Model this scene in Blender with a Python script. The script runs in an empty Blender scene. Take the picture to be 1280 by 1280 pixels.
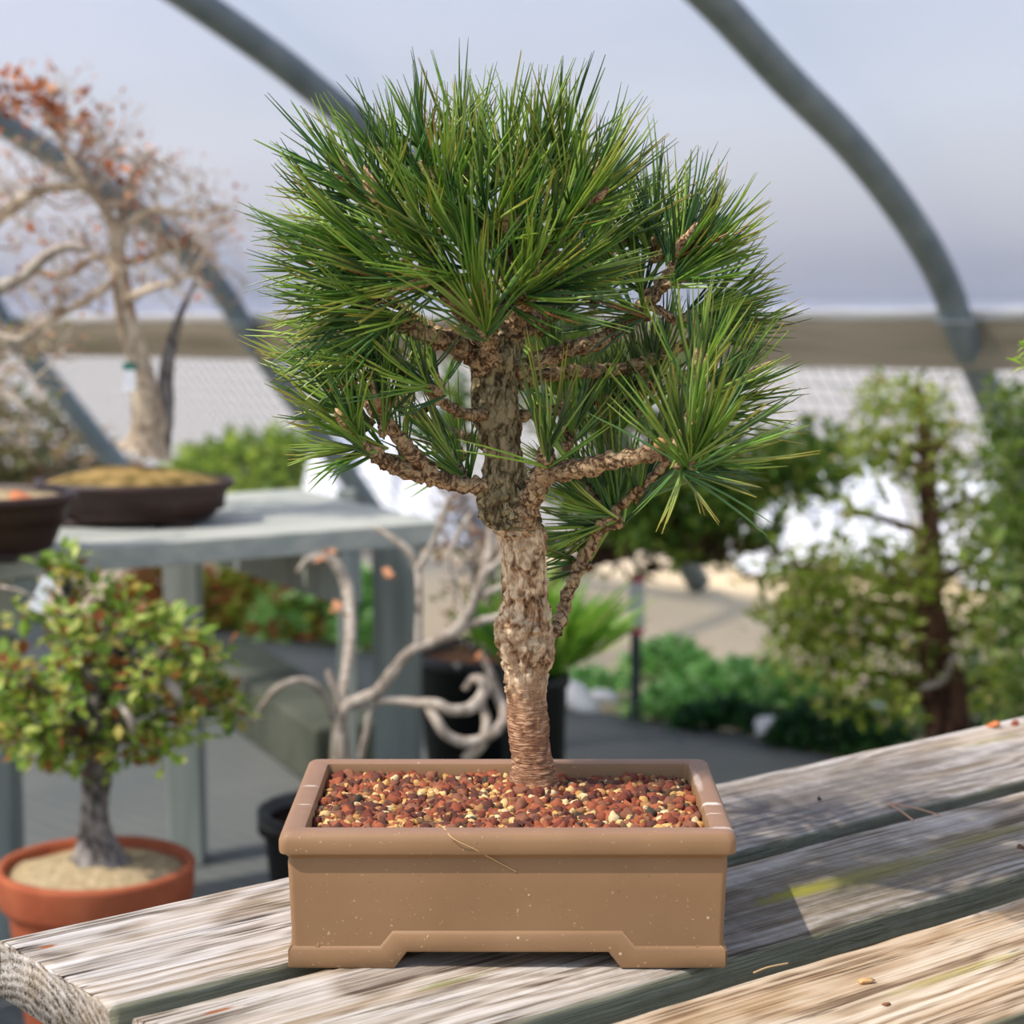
import bpy, math, random
from mathutils import Vector, noise, Matrix
random.seed(7)
R = random.random
def U(a, b): return a + (b - a) * random.random()
V = Vector
sc = bpy.context.scene
col = sc.collection

# ------------------------------------------------------------------ camera
F = 2560.0; CAMZ = 1.22
AL = math.atan(318 / F)
FW = V((0, math.cos(AL), -math.sin(AL))); UP = V((0, math.sin(AL), math.cos(AL)))
CAM = V((0, 0, CAMZ))
def ray(px, py): return FW + V((1, 0, 0)) * ((px - 640) / F) - UP * ((py - 640) / F)
def at(px, py, Y):
    d = ray(px, py); return CAM + d * (Y / d.y)
def onz(px, py, z):
    d = ray(px, py); return CAM + d * ((z - CAMZ) / d.z)
def pxm(Y): return (Y * math.cos(AL)) / F      # metres per pixel, roughly, at distance Y
cd = bpy.data.cameras.new('camera'); cam = bpy.data.objects.new('camera', cd); col.objects.link(cam)
cam.location = CAM; cam.rotation_euler = (math.pi / 2 - AL, 0, 0)
cd.sensor_width = 36; cd.lens = 36 * F / 1280; cd.clip_start = .05; cd.clip_end = 300
cd.dof.use_dof = True; cd.dof.focus_distance = 1.36; cd.dof.aperture_fstop = 7.6
sc.camera = cam

# ------------------------------------------------------------------ mesh builder
class MB:
    def __init__(s): s.v = []; s.f = []; s.c = []; s.has = False
    def vert(s, p, c=None):
        s.v.append(tuple(p)); s.c.append(c or (1, 1, 1))
        if c: s.has = True
        return len(s.v) - 1
    def face(s, *i): s.f.append(tuple(i))
    def tube(s, pts, rads, seg=8, color=None, rough=0, nf=40, cap=True, tipc=None):
        pts = [V(p) for p in pts]; n = len(pts)
        t = (pts[1] - pts[0]).normalized()
        a = t.orthogonal().normalized(); rings = []
        for i in range(n):
            tt = (pts[min(i + 1, n - 1)] - pts[max(i - 1, 0)])
            if tt.length < 1e-9: tt = t
            tt.normalize(); a = (a - tt * a.dot(tt)).normalized(); b = tt.cross(a)
            ring = []
            cc = color
            if tipc and color:
                k = (i / (n - 1)) ** 3; cc = tuple(color[j] * (1 - k) + tipc[j] * k for j in range(3))
            for j in range(seg):
                an = 2 * math.pi * j / seg; d = a * math.cos(an) + b * math.sin(an)
                p = pts[i] + d * rads[i]
                if rough: p += d * rads[i] * rough * (noise.noise(p * nf) + .5 * noise.noise(p * nf * 2.7))
                ring.append(s.vert(p, cc))
            rings.append(ring)
        for i in range(n - 1):
            for j in range(seg):
                k = (j + 1) % seg; s.face(rings[i][j], rings[i][k], rings[i + 1][k], rings[i + 1][j])
        if cap:
            s.face(*reversed(rings[0])); s.face(*rings[-1])
    def leaf(s, p, d, up, L, W, color):
        d = V(d).normalized(); sd = d.cross(V(up))
        if sd.length < 1e-5: sd = d.orthogonal()
        sd.normalize(); nn = sd.cross(d)
        b = s.vert(p, color); l = s.vert(p + d * L * .5 + sd * W * .5 + nn * W * .12, color)
        r = s.vert(p + d * L * .5 - sd * W * .5 + nn * W * .12, color)
        m = s.vert(p + d * L * .5 - nn * W * .06, color); t = s.vert(p + d * L - nn * L * .08, color)
        s.face(b, l, m); s.face(b, m, r); s.face(l, t, m); s.face(m, t, r)
    def box(s, lo, hi, mat=None, color=None):
        ids = []
        for z in (lo[2], hi[2]):
            for x, y in ((lo[0], lo[1]), (hi[0], lo[1]), (hi[0], hi[1]), (lo[0], hi[1])):
                p = V((x, y, z)); p = mat @ p if mat else p
                ids.append(s.vert(p, color))
        a = ids
        for q in ((3, 2, 1, 0), (4, 5, 6, 7), (0, 1, 5, 4), (1, 2, 6, 5), (2, 3, 7, 6), (3, 0, 4, 7)): s.face(*[a[k] for k in q])
    def loft(s, rings, cap0=False, cap1=False, color=None, closed=True):
        R_ = [[s.vert(p, color) for p in r] for r in rings]
        n = len(R_[0])
        for i in range(len(R_) - 1):
            for j in range(n if closed else n - 1):
                k = (j + 1) % n; s.face(R_[i][j], R_[i][k], R_[i + 1][k], R_[i + 1][j])
        if cap0: s.face(*reversed(R_[0]))
        if cap1: s.face(*R_[-1])
    def build(s, name, mat, parent=None, smooth=True, origin=None, bevel=0):
        me = bpy.data.meshes.new(name)
        vs = s.v
        o = V((0, 0, 0))
        if origin is not None: o = V(origin); vs = [(x - o.x, y - o.y, z - o.z) for x, y, z in vs]
        me.from_pydata(vs, [], s.f); me.update()
        if s.has:
            ca = me.color_attributes.new('Col', 'FLOAT_COLOR', 'POINT')
            flat = []
            for c in s.c: flat += [c[0], c[1], c[2], 1.0]
            ca.data.foreach_set('color', flat)
        if smooth: me.polygons.foreach_set('use_smooth', [True] * len(me.polygons))
        me.materials.append(mat)
        ob = bpy.data.objects.new(name, me); col.objects.link(ob)
        if parent is not None:
            ob.parent = parent
            ob.location = o - world(parent) if origin is not None else -world(parent)
        else: ob.location = o
        if bevel:
            m = ob.modifiers.new('bevel', 'BEVEL'); m.width = bevel; m.segments = 2; m.limit_method = 'ANGLE'
        return ob
def world(o):
    l = V(o.location)
    while o.parent: o = o.parent; l += V(o.location)
    return l
def empty(name, loc, label, cat, group=None):
    o = bpy.data.objects.new(name, None); col.objects.link(o); o.location = loc; o.empty_display_size = .05
    return tag(o, label, cat, group)
def tag(o, label=None, cat=None, group=None, kind=None):
    if label: o['label'] = label
    if cat: o['category'] = cat
    if group: o['group'] = group
    if kind: o['kind'] = kind
    return o
def smoothpath(pts, rads, n=6):
    P = [V(p) for p in pts]; out = []; ro = []
    for i in range(len(P) - 1):
        p0 = P[max(i - 1, 0)]; p1 = P[i]; p2 = P[i + 1]; p3 = P[min(i + 2, len(P) - 1)]
        for k in range(n):
            t = k / n
            out.append(.5 * ((2 * p1) + (p2 - p0) * t + (2 * p0 - 5 * p1 + 4 * p2 - p3) * t * t + (3 * p1 - p0 - 3 * p2 + p3) * t ** 3))
            ro.append(rads[i] * (1 - t) + rads[i + 1] * t)
    out.append(P[-1]); ro.append(rads[-1]); return out, ro

# ------------------------------------------------------------------ materials
def sr(r, g, b):
    f = lambda c: (c / 255 / 12.92) if c / 255 <= .04045 else ((c / 255 + .055) / 1.055) ** 2.4
    return (f(r), f(g), f(b), 1)
class NT:
    def __init__(s, name):
        s.m = bpy.data.materials.new(name); s.m.use_nodes = True; s.t = s.m.node_tree; s.n = s.t.nodes
        s.bsdf = s.n['Principled BSDF']; s.out = s.n['Material Output']
    def N(s, typ, **kw):
        n = s.n.new('ShaderNode' + typ)
        for k, v in kw.items():
            if k.startswith('i_'):
                key = k[2:]; key = int(key) if key.isdigit() else key.replace('_', ' ')
                n.inputs[key].default_value = v
            else: setattr(n, k, v)
        return n
    def L(s, a, b): s.t.links.new(a, b)
    def ramp(s, fac, stops):
        r = s.N('ValToRGB'); e = r.color_ramp.elements
        while len(e) < len(stops): e.new(.5)
        for i, (p, c) in enumerate(stops): e[i].position = p; e[i].color = c
        s.L(fac, r.inputs['Fac']); return r.outputs['Color']
    def mix(s, fac, a, b, mode='MIX'):
        m = s.N('Mix', data_type='RGBA', blend_type=mode)
        for sock, val in ((m.inputs[0], fac), (m.inputs[6], a), (m.inputs[7], b)):
            if hasattr(val, 'links'): s.L(val, sock)
            else: sock.default_value = val
        return m.outputs[2]
    def math(s, op, a, b=None, clamp=False):
        m = s.N('Math', operation=op, use_clamp=clamp)
        for i, v in enumerate((a, b)):
            if v is None: continue
            if hasattr(v, 'links'): s.L(v, m.inputs[i])
            else: m.inputs[i].default_value = v
        return m.outputs[0]
    def coord(s, scale=(1, 1, 1), which='Object', loc=(0, 0, 0)):
        t = s.N('TexCoord'); m = s.N('Mapping'); m.inputs['Scale'].default_value = scale; m.inputs['Location'].default_value = loc
        s.L(t.outputs[which], m.inputs['Vector']); return m.outputs['Vector']
    def noise(s, vec, scale, detail=4, rough=.55, dist=0):
        n = s.N('TexNoise'); n.inputs['Scale'].default_value = scale; n.inputs['Detail'].default_value = detail
        n.inputs['Roughness'].default_value = rough; n.inputs['Distortion'].default_value = dist
        s.L(vec, n.inputs['Vector']); return n.outputs['Fac']
    def bump(s, h, strength=.5, dist=.002):
        b = s.N('Bump'); b.inputs['Strength'].default_value = strength; b.inputs['Distance'].default_value = dist
        s.L(h, b.inputs['Height']); s.L(b.outputs['Normal'], s.bsdf.inputs['Normal'])
    def base(s, c):
        if hasattr(c, 'links'): s.L(c, s.bsdf.inputs['Base Color'])
        else: s.bsdf.inputs['Base Color'].default_value = c
    def rough(s, r, spec=.5): s.bsdf.inputs['Roughness'].default_value = r; s.bsdf.inputs['Specular IOR Level'].default_value = spec
    def spot(s, center, size, lo=.6, hi=1.0):
        """ellipsoidal patch mask: 1 at the centre"""
        t = s.N('TexCoord'); m = s.N('Mapping', vector_type='TEXTURE')
        m.inputs['Location'].default_value = center; m.inputs['Scale'].default_value = size
        s.L(t.outputs['Object'], m.inputs['Vector'])
        ln = s.N('VectorMath', operation='LENGTH'); s.L(m.outputs[0], ln.inputs[0])
        nz = s.noise(t.outputs['Object'], 60, 4, .7)
        a = s.math('ADD', ln.outputs['Value'], s.math('MULTIPLY', s.math('SUBTRACT', nz, .5), 1.2))
        r = s.N('MapRange'); r.inputs['From Min'].default_value = lo; r.inputs['From Max'].default_value = hi
        r.inputs['To Min'].default_value = 1; r.inputs['To Max'].default_value = 0
        s.L(a, r.inputs['Value']); return r.outputs[0]

def m_vcol(name, rough=.5, trans=.3, spec=.4, jitter=.0):
    k = NT(name); a = k.N('Attribute'); a.attribute_name = 'Col'
    k.base(a.outputs['Color']); k.rough(rough, spec)
    if trans:
        tr = k.N('BsdfTranslucent'); k.L(a.outputs['Color'], tr.inputs['Color'])
        mx = k.N('MixShader'); mx.inputs[0].default_value = trans
        k.L(k.bsdf.outputs[0], mx.inputs[1]); k.L(tr.outputs[0], mx.inputs[2]); k.L(mx.outputs[0], k.out.inputs['Surface'])
    return k.m
M_needle = m_vcol('pine_needle', .34, .16, .6)
M_leaf = m_vcol('leaf', .45, .45, .4)
M_grain = m_vcol('gravel_grain', .85, 0, .2)

def m_bark(name, dark, mid, light, s=1.0, bs=.8, bd=.003, zs=.5, low=None):
    k = NT(name); c = k.coord((1, 1, zs)); c1 = k.coord((1, 1, 1)); 
    n1 = k.noise(c1, 150 * s, 6, .75, .4); n2 = k.noise(c1, 18 * s, 4, .6)
    def crack(vec, sc_, w, dist=.8):
        n = k.noise(vec, sc_, 3, .55, dist); return k.math('MULTIPLY', k.math('ABSOLUTE', k.math('SUBTRACT', n, .5)), w, True)
    a = crack(c, 42 * s, 14); b_ = crack(c, 95 * s, 9, .4)
    h = k.math('ADD', k.math('MULTIPLY', a, .30), k.math('ADD', k.math('MULTIPLY', b_, .28), k.math('MULTIPLY', n1, .55)))
    if low:
        cz = k.coord((1, 1, 7)); l = crack(cz, 62, 6, .3); sp = k.N('SeparateXYZ'); k.L(c1, sp.inputs[0])
        mr = k.N('MapRange'); mr.inputs['From Min'].default_value = low - .012; mr.inputs['From Max'].default_value = low + .022; k.L(k.math('ADD', sp.outputs['Z'], k.math('MULTIPLY', n2, .02)), mr.inputs['Value'])
        hl = k.math('ADD', k.math('MULTIPLY', l, .4), k.math('MULTIPLY', n1, .6)); mh = k.N('Mix'); k.L(mr.outputs[0], mh.inputs[0]); k.L(hl, mh.inputs[2]); k.L(h, mh.inputs[3]); h = mh.outputs[0]
    cc = k.ramp(h, [(.26, dark), (.52, mid), (.78, light)])
    cc = k.mix(k.math('MULTIPLY', k.ramp(n2, [(.45, (0, 0, 0, 1)), (.7, (1, 1, 1, 1))]), .45), cc, k.mix(.45, mid, dark))
    if low: cc = k.mix(k.math('MULTIPLY', k.math('SUBTRACT', 1.0, mr.outputs[0]), .55), cc, k.mix(h, sr(120, 72, 52), sr(214, 158, 122)))
    k.base(cc); k.rough(.85, .2); k.bump(h, bs, bd); return k.m
M_bark = m_bark('pine_bark', sr(62, 42, 30), sr(170, 134, 100), sr(232, 206, 172), low=onz(665, 900, .0).z + at(665, 862, 1.385).z)
M_barkhi = m_bark('upper_pine_bark', sr(36, 28, 21), sr(112, 96, 68), sr(184, 166, 128), 1.4)
M_twig = m_bark('pine_twig_bark', sr(48, 32, 24), sr(122, 94, 68), sr(200, 170, 132), 1.8, .9, .002, 1)
M_bud = m_bark('pine_bud', sr(90, 52, 36), sr(170, 116, 84), sr(226, 192, 150), 3, .8, .001, 1)
M_dryleaf = m_vcol('dry_leaf', .7, .3, .2)
M_beech = m_bark('grey_beech_bark', sr(110, 95, 80), sr(170, 150, 128), sr(205, 188, 165), .4, .4, .004)
M_pale = m_bark('pale_bare_bark', sr(110, 98, 86), sr(156, 142, 128), sr(184, 172, 158), .4, .4, .004)
M_dkbark = m_bark('dark_grey_bark', sr(50, 45, 44), sr(95, 88, 85), sr(150, 142, 136), .4, .6, .006)
M_redbark = m_bark('dark_red_brown_bark', sr(40, 24, 20), sr(86, 58, 46), sr(130, 95, 76), .25, .8, .01, .2)

def m_simple(name, c, rough=.6, spec=.4, var=None, vs=20, bs=0, bd=.002, stretch=(1, 1, 1)):
    k = NT(name)
    if var:
        v = k.coord(stretch); n = k.noise(v, vs, 5, .6); k.base(k.ramp(n, [(.3, c), (.7, var)]))
        if bs: k.bump(n, bs, bd)
    else: k.base(c)
    k.rough(rough, spec); return k.m

# glazed-free brown stoneware of the front pot, with specks, limescale and one white chip
def m_pot():
    k = NT('brown_stoneware'); c = k.coord()
    n1 = k.noise(c, 9, 4, .6); n2 = k.noise(c, 400, 2, .5); n3 = k.noise(c, 60, 5, .7)
    b = k.ramp(n1, [(.3, sr(138, 104, 72)), (.7, sr(152, 117, 83))])
    b = k.mix(k.math('MULTIPLY', k.math('GREATER_THAN', n2, .71), .45), b, sr(214, 186, 150))
    b = k.mix(k.math('MULTIPLY', k.math('GREATER_THAN', k.noise(c, 330, 2, .5), .74), .4), b, sr(96, 70, 54))
    vo = k.N('TexVoronoi'); vo.inputs['Scale'].default_value = 48; k.L(c, vo.inputs['Vector'])
    b = k.mix(k.math('MULTIPLY', k.math('LESS_THAN', vo.outputs['Distance'], .045), .7), b, sr(222, 200, 172))
    geo = k.N('NewGeometry'); sx = k.N('SeparateXYZ'); k.L(geo.outputs['Normal'], sx.inputs[0])
    upm = k.math('MULTIPLY', k.math('GREATER_THAN', sx.outputs['Z'], .8), k.math('MULTIPLY', n3, .75))
    b = k.mix(upm, b, sr(158, 120, 106))
    for cx, cy, w, h, am in ((.1345, -.028, .010, .0045, .9), (.1335, -.052, .007, .002, .5), (.136, -.086, .012, .003, .5), (-.134, -.03, .006, .002, .5), (-.135, .018, .007, .003, .55), (.131, .03, .003, .03, .4)):
        b = k.mix(k.math('MULTIPLY', k.spot((cx, cy, .09), (w, h, .01), .4, 1.0), am), b, sr(228, 212, 198))
    k.base(b); k.rough(.55, .35)
    k.bump(k.math('ADD', n3, k.math('MULTIPLY', n2, .4)), .12, .0015); return k.m
M_pot = m_pot()

def m_wood(name, dark, mid, light, stain, moss=(), spots=(), green=sr(158, 156, 124), seed=0., boost=0., canopy_shade=(), span=(0, 2)):
    k = NT(name); t = k.N('TexCoord'); ob = t.outputs['Object']
    mp = k.N('Mapping'); mp.inputs['Location'].default_value = (seed, seed * .37, 0); k.L(ob, mp.inputs['Vector']); c = mp.outputs[0]
    def mapped(sx, sy, sz):
        m = k.N('Mapping'); m.inputs['Scale'].default_value = (sx, sy, sz); k.L(c, m.inputs['Vector']); return m.outputs[0]
    wob = k.noise(mapped(3, 6, 6), 1.6, 3)
    fine = k.noise(mapped(5, 330, 330), 1, 6, .65, .3)
    wide = k.noise(mapped(1.5, 70, 70), 1, 4, .6, .4)
    # growth rings around a pith below the board
    sp = k.N('SeparateXYZ'); k.L(c, sp.inputs[0])
    y2 = k.math('POWER', k.math('ABSOLUTE', k.math('ADD', sp.outputs['Y'], -.03 - seed * .37)), 2); z2 = k.math('POWER', k.math('ADD', sp.outputs['Z'], .14), 2)
    rad = k.math('SQRT', k.math('ADD', y2, z2))
    rad = k.math('ADD', rad, k.math('MULTIPLY', wob, .03))
    ring = k.math('ADD', k.math('MULTIPLY', k.math('SINE', k.math('MULTIPLY', rad, 1050)), .5), .5)
    vf = k.noise(mapped(9, 700, 700), 1, 4, .6, .2)
    h = k.math('ADD', k.math('MULTIPLY', fine, .55), k.math('ADD', k.math('MULTIPLY', wide, .40), k.math('ADD', k.math('MULTIPLY', ring, .13), k.math('MULTIPLY', vf, .18))))
    colr = k.ramp(h, [(.50, dark), (.60, mid), (.78, light)])
    ck = k.noise(mapped(4, 210, 210), 1, 2, .5, .5)
    ckm = k.math('MULTIPLY', k.math('SUBTRACT', 1.0, k.math('MULTIPLY', k.math('ABSOLUTE', k.math('SUBTRACT', ck, .5)), 45, True)), k.ramp(k.noise(mapped(5, 40, 40), 1, 2), [(.42, (0, 0, 0, 1)), (.58, (1, 1, 1, 1))]))
    colr = k.mix(k.math('MULTIPLY', ckm, .8), colr, k.mix(.6, dark, (0, 0, 0, 1)))
    h = k.math('SUBTRACT', h, k.math('MULTIPLY', ckm, .3))
    pat = k.noise(mapped(2.2, 14, 14), 1.3, 4, .6)
    colr = k.mix(k.math('MULTIPLY', k.ramp(pat, [(.48, (0, 0, 0, 1)), (.68, (1, 1, 1, 1))]), .5), colr, stain, 'MIX')
    fl = k.noise(mapped(80, 160, 160), 1, 3, .7)
    colr = k.mix(k.math('MULTIPLY', k.math('GREATER_THAN', fl, .74), .6), colr, dark)
    geo = k.N('NewGeometry'); tr = k.N('VectorTransform', vector_type='NORMAL', convert_from='WORLD', convert_to='OBJECT')
    k.L(geo.outputs['Normal'], tr.inputs[0]); sn = k.N('SeparateXYZ'); k.L(tr.outputs[0], sn.inputs[0])
    side = k.math('MULTIPLY', k.math('GREATER_THAN', k.math('ABSOLUTE', sn.outputs['Y']), .75), k.math('ADD', k.math('MULTIPLY', wide, .6), .5), True)
    colr = k.mix(side, colr, k.mix(fine, k.mix(.35, green, (0, 0, 0, 1)), green))
    for (x, y, w, d, cc, amt) in canopy_shade:  # shadow of the pine canopy, painted into the plank colour
        colr = k.mix(k.math('MULTIPLY', k.spot((x, y, 0), (w, d, .05), .2, 1.3), amt), colr, k.mix(fine, k.mix(.6, cc, (0, 0, 0, 1)), cc))
    for (x, y, w, d, cc, amt) in moss:
        colr = k.mix(k.math('MULTIPLY', k.spot((x, y, 0), (w, d, .03), .3, 1.1), amt), colr, k.mix(fine, k.mix(.5, cc, (.05, .05, .02, 1)), cc))
    for (x, y, w, d) in spots:
        colr = k.mix(k.spot((x, y, 0), (w, d, .02), .4, .9), colr, k.mix(fl, sr(120, 62, 34), sr(188, 120, 80)))
    k.base(colr); k.rough(.85, .15)
    k.bump(k.math('ADD', h, k.math('MULTIPLY', fl, .1)), .9, .003); return k.m

M_tc = m_simple('terracotta', sr(156, 78, 50), .75, .2, sr(180, 100, 68), 14, .2)
M_dkpot = m_simple('dark_brown_glaze', sr(46, 30, 26), .5, .4, sr(66, 44, 38), 20)
M_black = m_simple('black_plastic', sr(22, 23, 24), .5, .4)
M_steel = m_simple('galvanised_steel', sr(88, 104, 112), .45, .5, sr(118, 132, 138), 8); 
M_clamp = m_simple('zinc_clamp', sr(150, 160, 168), .35, .6)
M_wire = m_simple('dark_wire', sr(50, 48, 46), .5, .4)
M_tagw = m_simple('white_plastic_label', sr(225, 225, 230), .5, .4)
M_pink = m_simple('pink_label_end', sr(205, 90, 110), .5, .4)
M_green = m_simple('green_label_band', sr(30, 110, 90), .5, .4)
M_board = m_simple('weathered_board', sr(112, 104, 88), .85, .15, sr(152, 142, 124), 1.2, .3, .004, (1, 1, 14))
M_benchwood = m_simple('grey_green_bench_wood', sr(150, 156, 150), .85, .15, sr(190, 188, 176), 3, .3, .003, (1, 12, 12))
M_postwood = m_simple('blue_grey_post_wood', sr(118, 124, 118), .8, .2, sr(152, 158, 152), 3, .2, .003, (14, 14, 1))
M_moss = m_simple('mossy_soil', sr(72, 62, 28), .95, .1, sr(176, 146, 92), 26, .8, .01)
M_soilred = m_simple('dry_gritty_soil', sr(150, 130, 100), .95, .1, sr(200, 178, 140), 90, .8, .006)
M_darksoil = m_simple('dark_soil', sr(45, 32, 24), .95, .1, sr(80, 55, 40), 90, .8, .006)
M_rock = m_simple('pale_stone', sr(205, 200, 196), .8, .2, sr(240, 238, 236), 6, .3, .01)
M_sheet = m_simple('white_plastic_sheet', sr(226, 226, 230), .5, .3, sr(244, 244, 248), 3, .3, .02)

def m_fabric():
    k = NT('woven_ground_cloth'); c = k.coord()
    n = k.noise(c, 1.4, 4, .6)
    w = k.N('TexWave', bands_direction='DIAGONAL'); w.inputs['Scale'].default_value = 9; w.inputs['Distortion'].default_value = 1.5; k.L(c, w.inputs['Vector'])
    b = k.ramp(n, [(.3, sr(84, 88, 86)), (.7, sr(112, 112, 106))])
    b = k.mix(k.math('MULTIPLY', w.outputs['Fac'], .35), b, sr(60, 64, 64)); k.base(b); k.rough(.8, .3); return k.m
def m_out():
    k = NT('sandy_gravel'); t = k.N('TexCoord'); mp = k.N('Mapping'); mp.inputs['Location'].default_value = (0, 0, 0); k.L(t.outputs['Object'], mp.inputs[0])
    c = mp.outputs[0]; s = k.N('SeparateXYZ'); k.L(c, s.inputs[0])
    n = k.noise(c, .8, 5, .6); n2 = k.noise(c, 9, 5, .7)
    f = k.N('MapRange'); f.inputs['From Min'].default_value = 8.6; f.inputs['From Max'].default_value = 10.5; k.L(k.math('ADD', s.outputs['Y'], k.math('MULTIPLY', n, 1.5)), f.inputs['Value'])
    sand = k.mix(n2, sr(228, 196, 152), sr(246, 224, 188)); grey = k.mix(n2, sr(168, 160, 152), sr(196, 190, 184))
    k.base(k.mix(f.outputs[0], sand, grey)); k.rough(.95, .1); k.bump(n2, .5, .02); return k.m
def m_film():
    k = NT('white_greenhouse_film'); c = k.coord()
    n = k.noise(c, .5, 4, .6); n2 = k.noise(k.coord((3, 3, .35)), 2.2, 3, .6)
    b = k.mix(n, sr(218, 220, 240), sr(236, 236, 248))
    k.base(b); k.rough(.45, .3); k.bump(n2, .35, .03)
    tr = k.N('BsdfTranslucent'); k.L(b, tr.inputs['Color'])
    mx = k.N('MixShader'); mx.inputs[0].default_value = .5
    k.L(k.bsdf.outputs[0], mx.inputs[1]); k.L(tr.outputs[0], mx.inputs[2])
    tp = k.N('BsdfTransparent'); m2 = k.N('MixShader'); m2.inputs[0].default_value = .2
    k.L(mx.outputs[0], m2.inputs[1]); k.L(tp.outputs[0], m2.inputs[2]); k.L(m2.outputs[0], k.out.inputs['Surface']); return k.m

# ------------------------------------------------------------------ light
w = bpy.data.worlds.new('world'); sc.world = w; w.use_nodes = True
nt = w.node_tree; bg = nt.nodes['Background']; sky = nt.nodes.new('ShaderNodeTexSky')
sky.sky_type = 'NISHITA'; sky.sun_disc = False
SUN = V((-.53, -.29, .79)).normalized()
sky.sun_elevation = math.asin(SUN.z); sky.sun_rotation = math.atan2(SUN.x, SUN.y)
sky.air_density = 1.1; sky.dust_density = 1.5
nt.links.new(sky.outputs[0], bg.inputs[0]); bg.inputs[1].default_value = .2
sl = bpy.data.lights.new('sun', 'SUN'); sl.energy = 3.9; sl.angle = math.radians(.9); sl.color = (1, .95, .87)
so = bpy.data.objects.new('sun', sl); col.objects.link(so); so.rotation_euler = SUN.to_track_quat('Z', 'Y').to_euler(); so.location = (0, 0, 6)
sc.view_settings.view_transform = 'Standard'; sc.view_settings.look = 'None'; sc.view_settings.gamma = 1
sc.view_settings.exposure = .05; sc.view_settings.use_curve_mapping = False

# ------------------------------------------------------------------ greenhouse side wall
WP = at(1212, 430, 6.0); WP.z = 0
WD = V((-.755, .656, 0)).normalized()          # along the wall, to the left and away
WN = V((-.656, -.755, 0)).normalized()         # inwards
def wall(t, d, z): return WP + WD * t + WN * d + V((0, 0, z))
def inplane(px, py):                           # where a pixel ray meets the vertical plane of the right hoop
    d = ray(px, py); k = (WP - CAM).dot(WD) / d.dot(WD); p = CAM + d * k - WP
    return (p.dot(WN), p.z)
BT = lambda t: at(1212, 400, 6).z - .022 * t      # top of the hip board
Z0 = BT(0)
prof = [inplane(*p) for p in ((1205, 388), (1180, 330), (1145, 272), (1103, 215), (1060, 165), (1000, 105), (955, 56), (905, 2))]
prof = [(max(d, 0), z) for d, z in prof]
sl_ = (prof[-1][1] - prof[-3][1]) / (prof[-1][0] - prof[-3][0])
d0, z0 = prof[-1]
for i in range(1, 8): d0 += .34; sl_ *= .86; z0 += .34 * sl_; prof.append((d0, z0))
prof = [(d, z - Z0) for d, z in prof]
pp, _ = smoothpath([V((d, 0, h)) for d, h in prof], [0] * len(prof), 4)
prof = [(p.x, p.z) for p in pp]
mb = MB(); rings = []
for i in range(90):
    t = -3.2 + i * .14
    bulge = .012 * math.sin(t * 9) + .008 * math.sin(t * 23)
    r = [wall(t, -.055, BT(t) - .03)] + [wall(t, d - .055 + bulge * max(0, 1 - d), BT(t) + h + .035) for d, h in prof]
    rings.append(r)
mb.loft(rings, closed=False)
film = tag(mb.build('wall_back', m_film()), kind='structure')
mb = MB()      # fold of spare film lying on the board
for q in range(2):
    pts = []; rr = []
    for i in range(120):
        t = -1.6 + i * .085
        pts.append(wall(t, .0 + .012 * q, BT(t) + .012 + .014 * q + .006 * noise.noise(V((t * 6, q, 0))))); rr.append(.013 + .007 * noise.noise(V((t * 9, q * 3, 1))))
    mb.tube(pts, rr, 6)
tag(mb.build('trim_2', M_sheet), kind='structure')
mb = MB()
ang = Matrix.Rotation(math.atan2(WD.y, WD.x), 4, 'Z'); 
r0 = []
for t in (-2.5, 9.0):
    zt = BT(t); th = .145
    r0.append([wall(t, .02, zt), wall(t, .02, zt - th), wall(t, -.02, zt - th), wall(t, -.02, zt)])
mb.loft(r0, True, True); tag(mb.build('trim_1', M_board, smooth=False), kind='structure')
# hoops
d_lo, z_lo = inplane(1256, 505); LEAN = d_lo / (Z0 - z_lo); print('LEAN', LEAN, prof[:6])
hoops = [('grey steel hoop at the right, bolted to the board above the leafy shrub', 0), ('grey steel hoop passing behind the top of the pine', 1),
         ('grey steel hoop at the left, behind the bare copper-leaved tree', 2), ('farthest grey steel hoop, low behind the two brown pots', 3)]
for lab, i in hoops:
    t = i * 1.55
    e = empty('greenhouse_hoop', wall(t, .06, 0), lab, 'greenhouse frame', 'steel hoops of the greenhouse')
    lean = [(LEAN * BT(t), 0), (LEAN * .4, BT(t) - .4), (0, BT(t) - .01)]
    pts = [wall(t, d + .07, z) for d, z in lean] + [wall(t, d + .05, BT(t) + h) for d, h in prof if h > .05]
    P_, R_ = smoothpath(pts, [.046] * len(pts), 2)
    m = MB(); m.tube(P_, R_, 14); m.build('hoop_tube', M_steel, e)
    m = MB()
    q = wall(t, .085, BT(t) - .005)
    m.tube([q - WD * .062, q - WD * .03, q, q + WD * .03, q + WD * .062], [.008] * 5, 8)
    ring = [q + WD * .046 * math.cos(a) + WN * .046 * math.sin(a) + V((0, 0, .004)) for a in [k * math.pi / 8 for k in range(17)]]
    m.tube(ring, [.007] * 17, 6); m.build('clamp', M_clamp, e)
# wire mesh below the board
mb = MB()
for i in range(200):
    t = -1.9 + i * .051; top = BT(t) - .07
    p = wall(t, LEAN * BT(t) - .03, 0); mb.tube([p, wall(t, LEAN * .07 - .03, top)], [.0019] * 2, 3, cap=False)
for j in range(20):
    z = .05 + j * .051
    mb.tube([wall(t, LEAN * max(.07, BT(t) - zz) - .03, zz) for t, zz in ((-1.9, z), (3, z - .004), (8.3, min(z, BT(8.3) - .1)))], [.0019] * 3, 3, cap=False)
e = tag(mb.build('wire_mesh_fence', M_wire, smooth=False), 'square wire mesh stretched between the ground and the weathered board', 'wire mesh')

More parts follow.
